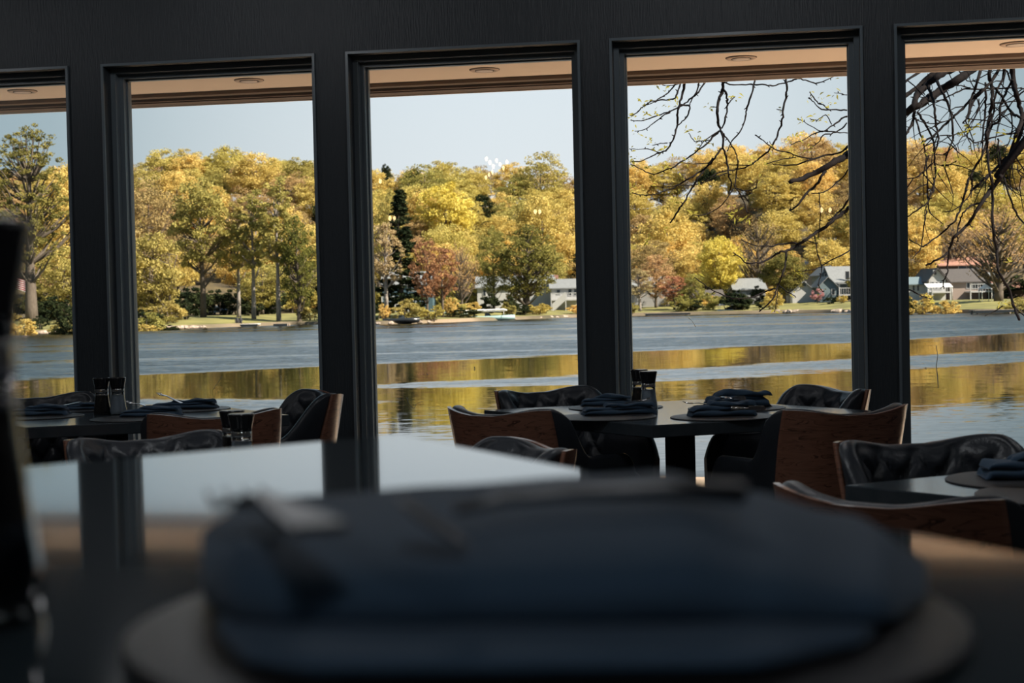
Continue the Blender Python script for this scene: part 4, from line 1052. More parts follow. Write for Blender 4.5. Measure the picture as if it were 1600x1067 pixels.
# ------------------------------------------------------------------ houses, boats, cars
def house(label, pxa, pxb, yeave, yridge, Y, depth, wm, rm, ridge='x', wins=(), door=None, zb=None, porch=None, chim=None, over=0.35, name='house'):
    """front wall between pxa and pxb at distance Y; ridge 'x' runs across the view, 'y' turns a gable to the lake"""
    A = P(pxa, 470, Y=Y); B = P(pxb, 470, Y=Y); w = B.x - A.x; c = (A.x + B.x) / 2
    z0 = hill_z(c, Y) if zb is None else zb
    ze = P((pxa + pxb) / 2, yeave, Y=Y).z; zr = P((pxa + pxb) / 2, yridge, Y=Y + (depth / 2 if ridge == 'x' else 0)).z
    t = thing(name, label, 'house', (c, Y, z0)); h = ze - z0; r = zr - z0; hw = w / 2
    mb = MB()
    if ridge == 'x':
        mb.add([(-hw, 0, -0.6), (hw, 0, -0.6), (hw, depth, -0.6), (-hw, depth, -0.6), (-hw, 0, h), (hw, 0, h), (hw, depth, h), (-hw, depth, h), (-hw, depth / 2, r - .05), (hw, depth / 2, r - .05)],
               [(0, 3, 2, 1), (0, 1, 5, 4), (2, 3, 7, 6), (1, 2, 6, 9, 5), (3, 0, 4, 8, 7), (4, 5, 9, 8), (6, 7, 8, 9)])
    else:
        mb.add([(-hw, 0, -0.6), (hw, 0, -0.6), (hw, depth, -0.6), (-hw, depth, -0.6), (-hw, 0, h), (hw, 0, h), (hw, depth, h), (-hw, depth, h), (0, 0, r - .05), (0, depth, r - .05)],
               [(0, 3, 2, 1), (0, 1, 5, 8, 4), (2, 3, 7, 9, 6), (1, 2, 6, 5), (3, 0, 4, 7), (4, 8, 9, 7), (5, 6, 9, 8)])
    mb.build('walls', wm, t)
    mb = MB(); th_ = 0.14; o = over
    if ridge == 'x':
        k = (r - h) / (depth / 2)
        for sy in (0, 1):
            y0, y1 = (-o, depth / 2) if sy == 0 else (depth + o, depth / 2)
            z_0 = h - o * k
            mb.add([(-hw - o, y0, z_0), (hw + o, y0, z_0), (hw + o, y1, r), (-hw - o, y1, r), (-hw - o, y0, z_0 + th_), (hw + o, y0, z_0 + th_), (hw + o, y1, r + th_), (-hw - o, y1, r + th_)],
                   [(0, 3, 2, 1), (4, 5, 6, 7), (0, 1, 5, 4), (1, 2, 6, 5), (2, 3, 7, 6), (3, 0, 4, 7)])
    else:
        k = (r - h) / hw
        for sx in (-1, 1):
            x0, z_0 = sx * (hw + o), h - o * k
            mb.add([(x0, -o, z_0), (0, -o, r), (0, depth + o, r), (x0, depth + o, z_0), (x0, -o, z_0 + th_), (0, -o, r + th_), (0, depth + o, r + th_), (x0, depth + o, z_0 + th_)],
                   [(0, 3, 2, 1), (4, 5, 6, 7), (0, 1, 5, 4), (1, 2, 6, 5), (2, 3, 7, 6), (3, 0, 4, 7)])
    mb.build('roof', rm, t)
    def loc(px, py): q = P(px, py, Y=Y - 0.05); return q.x - c, q.z - z0
    for (xa, xb, ya, yb) in wins:
        x0, z1 = loc(xa, ya); x1, z_ = loc(xb, yb); f = MB(); f.box(x0 - .1, x1 + .1, -0.07, 0.02, z_ - .1, z1 + .1); fr = f.build('window_frame', M['wwhite'], t)
        g = MB(); g.box(x0, x1, -0.09, 0.0, z_, z1); g.build('pane', M['pane'], fr)
    if door:
        x0, z1 = loc(door[0], door[2]); x1, _ = loc(door[1], door[2]); g = MB(); g.box(x0, x1, -0.08, 0.02, -.1, z1); g.build('door', M['wwhite'], t)
    if porch:   # (pxa, pxb, ydeck, yroof, depth)
        x0, zd = loc(porch[0], porch[2]); x1, zt = loc(porch[1], porch[3]); d = porch[4]
        g = MB(); g.box(x0, x1, -d, 0, zd - .2, zd); g.build('deck', M['wwhite'], t)
        if porch[5]:
            g = MB(); g.box(x0 - .2, x1 + .2, -d - .2, 0, zt, zt + .2); g.build('porch_roof', rm, t)
        n = max(2, int((x1 - x0) / 1.8) + 1)
        for i in range(n):
            x = x0 + .08 + (x1 - x0 - .16) * i / (n - 1); g = MB(); g.box(x - .08, x + .08, -d + .02, -d + .18, -.3, zt if porch[5] else zd + 1.0); g.build('post', M['wwhite'], t)
        g = MB(); g.box(x0, x1, -d, -d + .08, zd + .9, zd + 1.0)
        for i in range(int((x1 - x0) / .35)): g.box(x0 + .35 * i, x0 + .35 * i + .05, -d + .01, -d + .06, zd, zd + .95)
        g.build('railing', M['wwhite'], t)
    if chim:
        x, z = loc(chim[0], chim[1]); g = MB(); g.box(x - .35, x + .35, depth * .4, depth * .4 + .7, h, z); g.build('chimney', M['rred'], t)
    return t
def shed_roof(t, x0, x1, y0, y1, z0, z1, m): 
    g = MB(); g.add([(x0, y0, z0), (x1, y0, z0), (x1, y1, z1), (x0, y1, z1), (x0, y0, z0 + .12), (x1, y0, z0 + .12), (x1, y1, z1 + .12), (x0, y1, z1 + .12)], [(0, 3, 2, 1), (4, 5, 6, 7), (0, 1, 5, 4), (1, 2, 6, 5), (2, 3, 7, 6), (3, 0, 4, 7)]); return g.build('lean_to_roof', m, t)
house('dark teal house half hidden by the conifer and reddish trees', 598, 676, 444, 426, 222, 9, M['wteal'], M['rgrey'], 'x', wins=((605, 611, 448, 458), (637, 643, 446, 454), (646, 652, 446, 454), (644, 649, 460, 468), (652, 656, 460, 468)), porch=(598, 660, 474, 458, 2.2, False))
house('long white house behind the large dark tree in the middle window', 746, 866, 448, 432, 240, 9, M['wwhite'], M['rgrey'], 'x', wins=((755, 759, 452, 462), (838, 844, 452, 460), (872, 878, 452, 458)), chim=(870, 429))
t = house('white house with outside stair at the right of the middle window', 862, 906, 450, 437, 236, 8, M['wwhite'], M['rgrey'], 'x', wins=((870, 875, 453, 459), (888, 893, 452, 461), (897, 901, 452, 461)), porch=(860, 906, 468, 452, 2.0, False))
q0, q1 = P(866, 484, Y=232.5), P(884, 466, Y=232.5); o_ = t.location
g = MB()
for i in range(12):
    f = i / 11; x = q0.x + (q1.x - q0.x) * f - o_.x; z = q0.z + (q1.z - q0.z) * f - o_.z; g.box(x - .15, x + .2, -3.6, -2.4, z - .08, z)
g.add([(q0.x - o_.x - .3, -3.62, q0.z - o_.z - .3), (q1.x - o_.x, -3.62, q1.z - o_.z - .3), (q1.x - o_.x, -3.62, q1.z - o_.z + 1), (q0.x - o_.x - .3, -3.62, q0.z - o_.z + .9),
       (q0.x - o_.x - .3, -3.55, q0.z - o_.z - .3), (q1.x - o_.x, -3.55, q1.z - o_.z - .3), (q1.x - o_.x, -3.55, q1.z - o_.z + 1), (q0.x - o_.x - .3, -3.55, q0.z - o_.z + .9)],
      [(0, 1, 2, 3), (7, 6, 5, 4), (0, 4, 5, 1), (2, 6, 7, 3), (1, 5, 6, 2), (3, 7, 4, 0)])
g.build('staircase', M['wwhite'], t)
house('slate blue gabled house with grey roof beside the post', 1302, 1352, 440, 417, 238, 9, M['wblue'], M['rgrey'], 'x', wins=((1321, 1327, 424, 436), (1324, 1330, 444, 455)), porch=(1306, 1352, 460, 443, 2.4, True))
house('small front gable of the slate blue house facing the lake', 1281, 1307, 446, 433, 233, 6, M['wblue'], M['rgrey'], 'y', wins=((1300, 1304, 452, 460),))
house('upper blue gable rising behind the slate blue house', 1284, 1312, 428, 416, 243, 8, M['wblue'], M['rgrey'], 'y', wins=((1289, 1292, 428, 434), (1297, 1300, 428, 434)))
house('small white garage with a gable left of the slate blue house', 1236, 1276, 457, 440, 237, 7, M['wwhite'], M['rgrey'], 'y', wins=((1254, 1259, 441, 447),), door=(1238, 1243, 460))
house('white cottage roof showing above the garage', 1256, 1292, 424, 405, 262, 8, M['wwhite'], M['rgrey'], 'y')
house('pale cottage far up the hill behind bare trees', 1276, 1318, 382, 372, 292, 8, M['wbeige'], M['rgrey'], 'x')
house('grey cottage left of the dark green round tree', 1148, 1196, 452, 436, 243, 8, M['wgrey'], M['rgrey'], 'x', door=(1160, 1166, 456))
house('grey roofed cottage hidden behind pale bushes', 990, 1046, 448, 434, 244, 8, M['wgrey'], M['rgrey'], 'x', wins=((1006, 1010, 450, 456),))
house('white half-timbered gabled house in the rightmost window', 1452, 1478, 436, 420, 212, 8, M['wwhite'], M['rdark'], 'y', wins=((1459, 1463, 423, 429), (1456, 1459, 441, 451), (1462, 1465, 441, 451), (1468, 1471, 441, 451)), porch=(1450, 1480, 456, 452, 2.0, False))
house('small teal-roofed boathouse at the left of the rightmost window', 1420, 1446, 444, 434, 214, 6, M['wwhite'], M['wblue'], 'x', wins=((1426, 1429, 446, 454), (1433, 1436, 446, 454)))
house('beige house with dark hipped roof in the rightmost window', 1489, 1542, 440, 421, 214, 10, M['wbeige'], M['rdark'], 'x', wins=((1511, 1515, 442, 450), (1519, 1528, 442, 450), (1532, 1541, 442, 450)), porch=(1508, 1546, 455, 441, 2.4, False))
house('grey wing with pale roof right of the beige house', 1540, 1566, 438, 427, 216, 8, M['wgrey'], M['rgrey'], 'x', wins=((1560, 1564, 440, 448),))
house('long low house with red-brown roof above the others in the rightmost window', 1470, 1556, 414, 402, 246, 9, M['wbrown'], M['rred'], 'x', wins=((1498, 1510, 414, 420), (1514, 1526, 414, 420), (1530, 1545, 414, 420)))
house('brown cottage at the far right edge behind the bare tree', 1562, 1612, 450, 438, 210, 7, M['wbrown'], M['rred'], 'x', wins=((1572, 1578, 452, 458),))
house('small brown outbuilding under the bright yellow tree', 1088, 1130, 466, 454, 238, 6, M['wbrown'], M['rdark'], 'x')

def boat(name, label, px, Y, L_, hull, z=ZW, cover=None, cat='boat'):
    x = (px - 800) / F_PX * Y; t = thing(name, label, cat, (x, Y, z))
    rows = []
    for i in range(13):
        f = i / 12; w = 0.9 * (1 - max(0, (f - .55) / .45) ** 2.2) * (0.86 + .14 * min(1, f / .1)); k = -L_ / 2 + L_ * f; sh_ = 0.12 * max(0, f - .5) * 2
        rows.append([(k, -w, .62 + sh_), (k, -w * .9, .2), (k, 0, -.15 + .25 * f ** 4), (k, w * .9, .2), (k, w, .62 + sh_), (k, w * .9, .60 + sh_), (k, 0, .38), (k, -w * .9, .60 + sh_)])
    mb = MB(); mb.grid(rows, close=True); mb.add(rows[0], [tuple(reversed(range(8)))]); mb.add(rows[-1], [tuple(range(8))]); mb.build('hull', hull, t)
    mb = MB(); mb.add([(-.3, -.7, .6), (.6, -.55, .6), (.6, .55, .6), (-.3, .7, .6), (-.3, -.65, 1.05), (.25, -.5, 1.0), (.25, .5, 1.0), (-.3, .65, 1.05)], [(0, 3, 2, 1), (4, 5, 6, 7), (0, 1, 5, 4), (1, 2, 6, 5), (2, 3, 7, 6), (3, 0, 4, 7)])
    mb.build('windshield', M['pane'], t)
    if cover:
        mb = MB(); mb.grid([[(-L_ * .42, y, 1.35 + .12 * cos(y * 1.6)) for y in (-.9, -.5, 0, .5, .9)], [(L_ * .30, y, 1.45 + .12 * cos(y * 1.6)) for y in (-.9, -.5, 0, .5, .9)], [(L_ * .36, y, 1.3 + .12 * cos(y * 1.6)) for y in (-.9, -.5, 0, .5, .9)]])
        mb.box(-L_ * .42, L_ * .33, -.9, .9, 1.25, 1.33); mb.build('canopy', cover, t)
        for sx in (-.40, .30):
            for sy in (-.85, .85): mb = MB(); mb.tube([(L_ * sx, sy, .55), (L_ * sx, sy, 1.3)], .03, 6); mb.build('post', M['white'], t)
    return t
boat('motor_boat', 'covered white pontoon boat at the shore left of the white house', 762, 207, 7.5, M['hullteal'], cover=M['tarp'])
boat('motor_boat', 'small white covered boat below the bright yellow tree', 1140, 224, 3.6, M['white'], cover=M['tarp'])
boat('motor_boat', 'pale teal boat pulled up beside the yellow bush', 712, 212, 3.6, M['hullteal'], z=ZW + .7)
boat('motor_boat', 'dark boat with silver bow at the left shore of the middle window', 628, 193, 4.6, M['carblack'], z=ZW + .1)
def dock(label, pxa, pxb, Y, h=0.25, dep=2.4, name='dock', m=None):
    A, B = (pxa - 800) / F_PX * Y, (pxb - 800) / F_PX * Y; t = thing(name, label, 'dock', ((A + B) / 2, Y, ZW)); hw = (B - A) / 2
    mb = MB(); n = max(4, int((B - A) / .3))
    for i in range(n): mb.box(-hw + 2 * hw * i / n, -hw + 2 * hw * (i + .92) / n, -dep / 2, dep / 2, h, h + .08)
    mb.build('planking', m or M['wood'], t)
    for sx in (-1, 1):
        for sy in (-1, 1): mb = MB(); mb.tube([(sx * hw * .9, sy * dep * .4, -.3), (sx * hw * .9, sy * dep * .4, h)], .12, 8); mb.build('float_post', M['wood'], t)
    mb = MB(); mb.box(-hw, hw, -dep / 2 - .05, -dep / 2, h - .22, h + .05); mb.build('edge_board', M['carblack'], t)
    return t
dock('floating dock with two seated people in the second window', 366, 406, 202, m=M['tarp'])
dock('low dark dock at the right of the second window', 430, 452, 199)
dock('dark jetty under the beige house in the rightmost window', 1520, 1586, 166, .4)
dock('low dock at the shore right of the small white boat', 1008, 1078, 219, .3)
def sitter(label, px, Y, z):
    x = (px - 800) / F_PX * Y; t = thing('person', label, 'person', (x, Y, z))
    mb = MB()
    mb.tube([(0, 0, 0.12), (0, 0.02, .45), (0, .04, .72), (0, .05, .86)], [.17, .19, .17, .06], 10)
    mb.tube([(-.1, 0, .1), (-.14, -.38, .42), (-.14, -.52, .02)], [.09, .07, .05], 8); mb.tube([(.1, 0, .1), (.14, -.38, .42), (.14, -.52, .02)], [.09, .07, .05], 8)
    mb.tube([(-.19, .02, .68), (-.25, -.1, .45), (-.16, -.32, .42)], [.06, .05, .035], 8); mb.tube([(.19, .02, .68), (.25, -.1, .45), (.16, -.32, .42)], [.06, .05, .035], 8)
    mb.build('clothed_body', M['jacket'], t)
    mb = MB(); mb.lathe([(.03, -.13), (.075, -.09), (.095, 0), (.085, .07), (.04, .115), (.002, .12)], 12, M=Matrix.Translation((0, .04, 1.0))); mb.build('head', M['jacket'], t)
    return t
sitter('person in dark clothes sitting on the dock, left of the two', 371.5, 201.6, ZW + .33)
sitter('person in dark clothes sitting on the dock, right of the two', 377, 201.8, ZW + .33)
def car(label, px, Y, L_, m, dirn=1):
    x = (px - 800) / F_PX * Y; t = thing('car', label, 'car', (x, Y, hill_z(x, Y)), 0 if dirn > 0 else pi)
    pr = [(-.5, .35), (-.5, .75), (-.46, .92), (-.36, .98), (-.26, 1.42), (-.05, 1.5), (.14, 1.42), (.26, 1.0), (.44, .88), (.5, .7), (.5, .35)]
    rows = []
    for y, k in ((-.88, .93), (-.9, 1), (-.5, 1), (.5, 1), (.9, 1), (.88, .93)):
        rows.append([(p[0] * L_, y * (1 if p[1] < 1 else .82), .35 + (p[1] - .35) * (k if abs(y) > .8 and p[1] > 1 else 1)) for p in pr])
    mb = MB(); mb.grid(rows, close=True, smooth=False); n = len(pr); mb.add(rows[0], [tuple(range(n))]); mb.add(rows[-1], [tuple(reversed(range(n)))]); mb.build('body', m, t)
    mb = MB(); mb.add([(-.30 * L_, -.86, 1.0), (.2 * L_, -.86, 1.0), (.1 * L_, -.76, 1.36), (-.24 * L_, -.76, 1.36)], [(0, 1, 2, 3)]); mb.build('side_window', M['pane'], t)
    for sx in (-.32, .32):
        for sy in (-.82, .82): mb = MB(); mb.lathe([(.33, -.1), (.34, -.08), (.34, .08), (.33, .1)], 16, M=Matrix.Translation((sx * L_, sy, .33)) @ Matrix.Rotation(pi / 2, 4, 'X')); mb.build('wheel', M['tyre'], t)
    return t
car('dark parked car under the trees in the second window', 347, 240, 4.2, M['carsilver'])
car('black parked car left of the silver-fronted one', 322, 242, 3.4, M['carblack'])
# flag by the tall sparse tree
fx = P(18, 470, Y=181); t = thing('flagpole', 'flagpole with striped flag in the leftmost window', 'flag', (fx.x, 181, hill_z(fx.x, 181)))
mb = MB(); mb.tube([(0, 0, 0), (0, 0, 6.0)], .05, 8); mb.build('pole', M['white'], t)
def stripe_mat():
    m = bpy.data.materials.new('striped_flag_cloth'); m.use_nodes = True; nt = m.node_tree; N, L = nt.nodes, nt.links; b = N['Principled BSDF']
    t_ = N.new('ShaderNodeTexCoord'); s = N.new('ShaderNodeSeparateXYZ'); L.new(t_.outputs['Object'], s.inputs[0])
    f = N.new('ShaderNodeMath'); f.operation = 'MULTIPLY_ADD'; f.inputs[1].default_value = 0.35; L.new(s.outputs[0], f.inputs[0]); L.new(s.outputs[2], f.inputs[2])
    f2 = N.new('ShaderNodeMath'); f2.operation = 'MULTIPLY'; f2.inputs[1].default_value = 4.2; L.new(f.outputs[0], f2.inputs[0])
    f3 = N.new('ShaderNodeMath'); f3.operation = 'FRACT'; L.new(f2.outputs[0], f3.inputs[0]); g = N.new('ShaderNodeMath'); g.operation = 'GREATER_THAN'; g.inputs[1].default_value = .5; L.new(f3.outputs[0], g.inputs[0])
    r = N.new('ShaderNodeMix'); r.data_type = 'RGBA'; r.inputs['A'].default_value = (.5, .04, .06, 1); r.inputs['B'].default_value = (.75, .75, .75, 1); L.new(g.outputs[0], r.inputs['Factor']); L.new(r.outputs['Result'], b.inputs['Base Color']); return m
mb = MB(); rows = [[(.05 + 1.6 * i / 10, .12 * sin(i * .9), 5.9 - 1.35 * j / 6 - .5 * (i / 10) ** 1.5) for i in range(11)] for j in range(7)]
rows2 = [[(p[0], p[1] + .02, p[2]) for p in r] for r in rows]
mb.grid(rows); mb.grid(rows2); mb.build('flag', stripe_mat(), t)
# red umbrella-like canopies on the beach of the rightmost window
def canopy(label, px, Y, w, h, m):
    x = (px - 800) / F_PX * Y; t = thing('patio_canopy', label, 'canopy', (x, Y, hill_z(x, Y)))
    mb = MB(); mb.add([(-w / 2, -w / 2, h * .72), (w / 2, -w / 2, h * .72), (w / 2, w / 2, h * .72), (-w / 2, w / 2, h * .72), (0, 0, h)], [(0, 1, 4), (1, 2, 4), (2, 3, 4), (3, 0, 4), (3, 2, 1, 0)]); mb.build('cover', m, t)
    for sx in (-1, 1):
        for sy in (-1, 1): mb = MB(); mb.tube([(sx * w * .46, sy * w * .46, 0), (sx * w * .46, sy * w * .46, h * .72)], .04, 6); mb.build('post', M['white'], t)
canopy('small white pointed canopy by the jetty', 1541, 190, 1.3, 2.2, M['tarp'])
x_ = (1468 - 800) / F_PX * 205
t = thing('awning', 'long white awning below the half-timbered gable', 'awning', (x_, 205, hill_z(x_, 205)))
mb = MB(); mb.add([(-1.7, -.8, 1.75), (1.7, -.8, 1.75), (1.7, .8, 2.25), (-1.7, .8, 2.25), (-1.7, -.8, 1.8), (1.7, -.8, 1.8), (1.7, .8, 2.3), (-1.7, .8, 2.3)], [(0, 3, 2, 1), (4, 5, 6, 7), (0, 1, 5, 4), (1, 2, 6, 5), (2, 3, 7, 6), (3, 0, 4, 7)]); mb.build('cover', M['tarp'], t)
for sx in (-1.6, 1.6):
    mb = MB(); mb.tube([(sx, -.7, 0), (sx, -.7, 1.76)], .04, 6); mb.build('post', M['white'], t)

# ------------------------------------------------------------------ the near tree whose twigs hang before the two right windows
def c6(L_): return [(975 + x * .225, 110 + y * .225) for x, y in L_]
def c7(L_): return [(1410 + x * .1969, 90 + y * .1968) for x, y in L_]
def c8(L_): return [(1410 + x * .2063, 280 + y * .2062) for x, y in L_]
def c9(L_): return [(980 + x * .2219, 300 + y * .222) for x, y in L_]
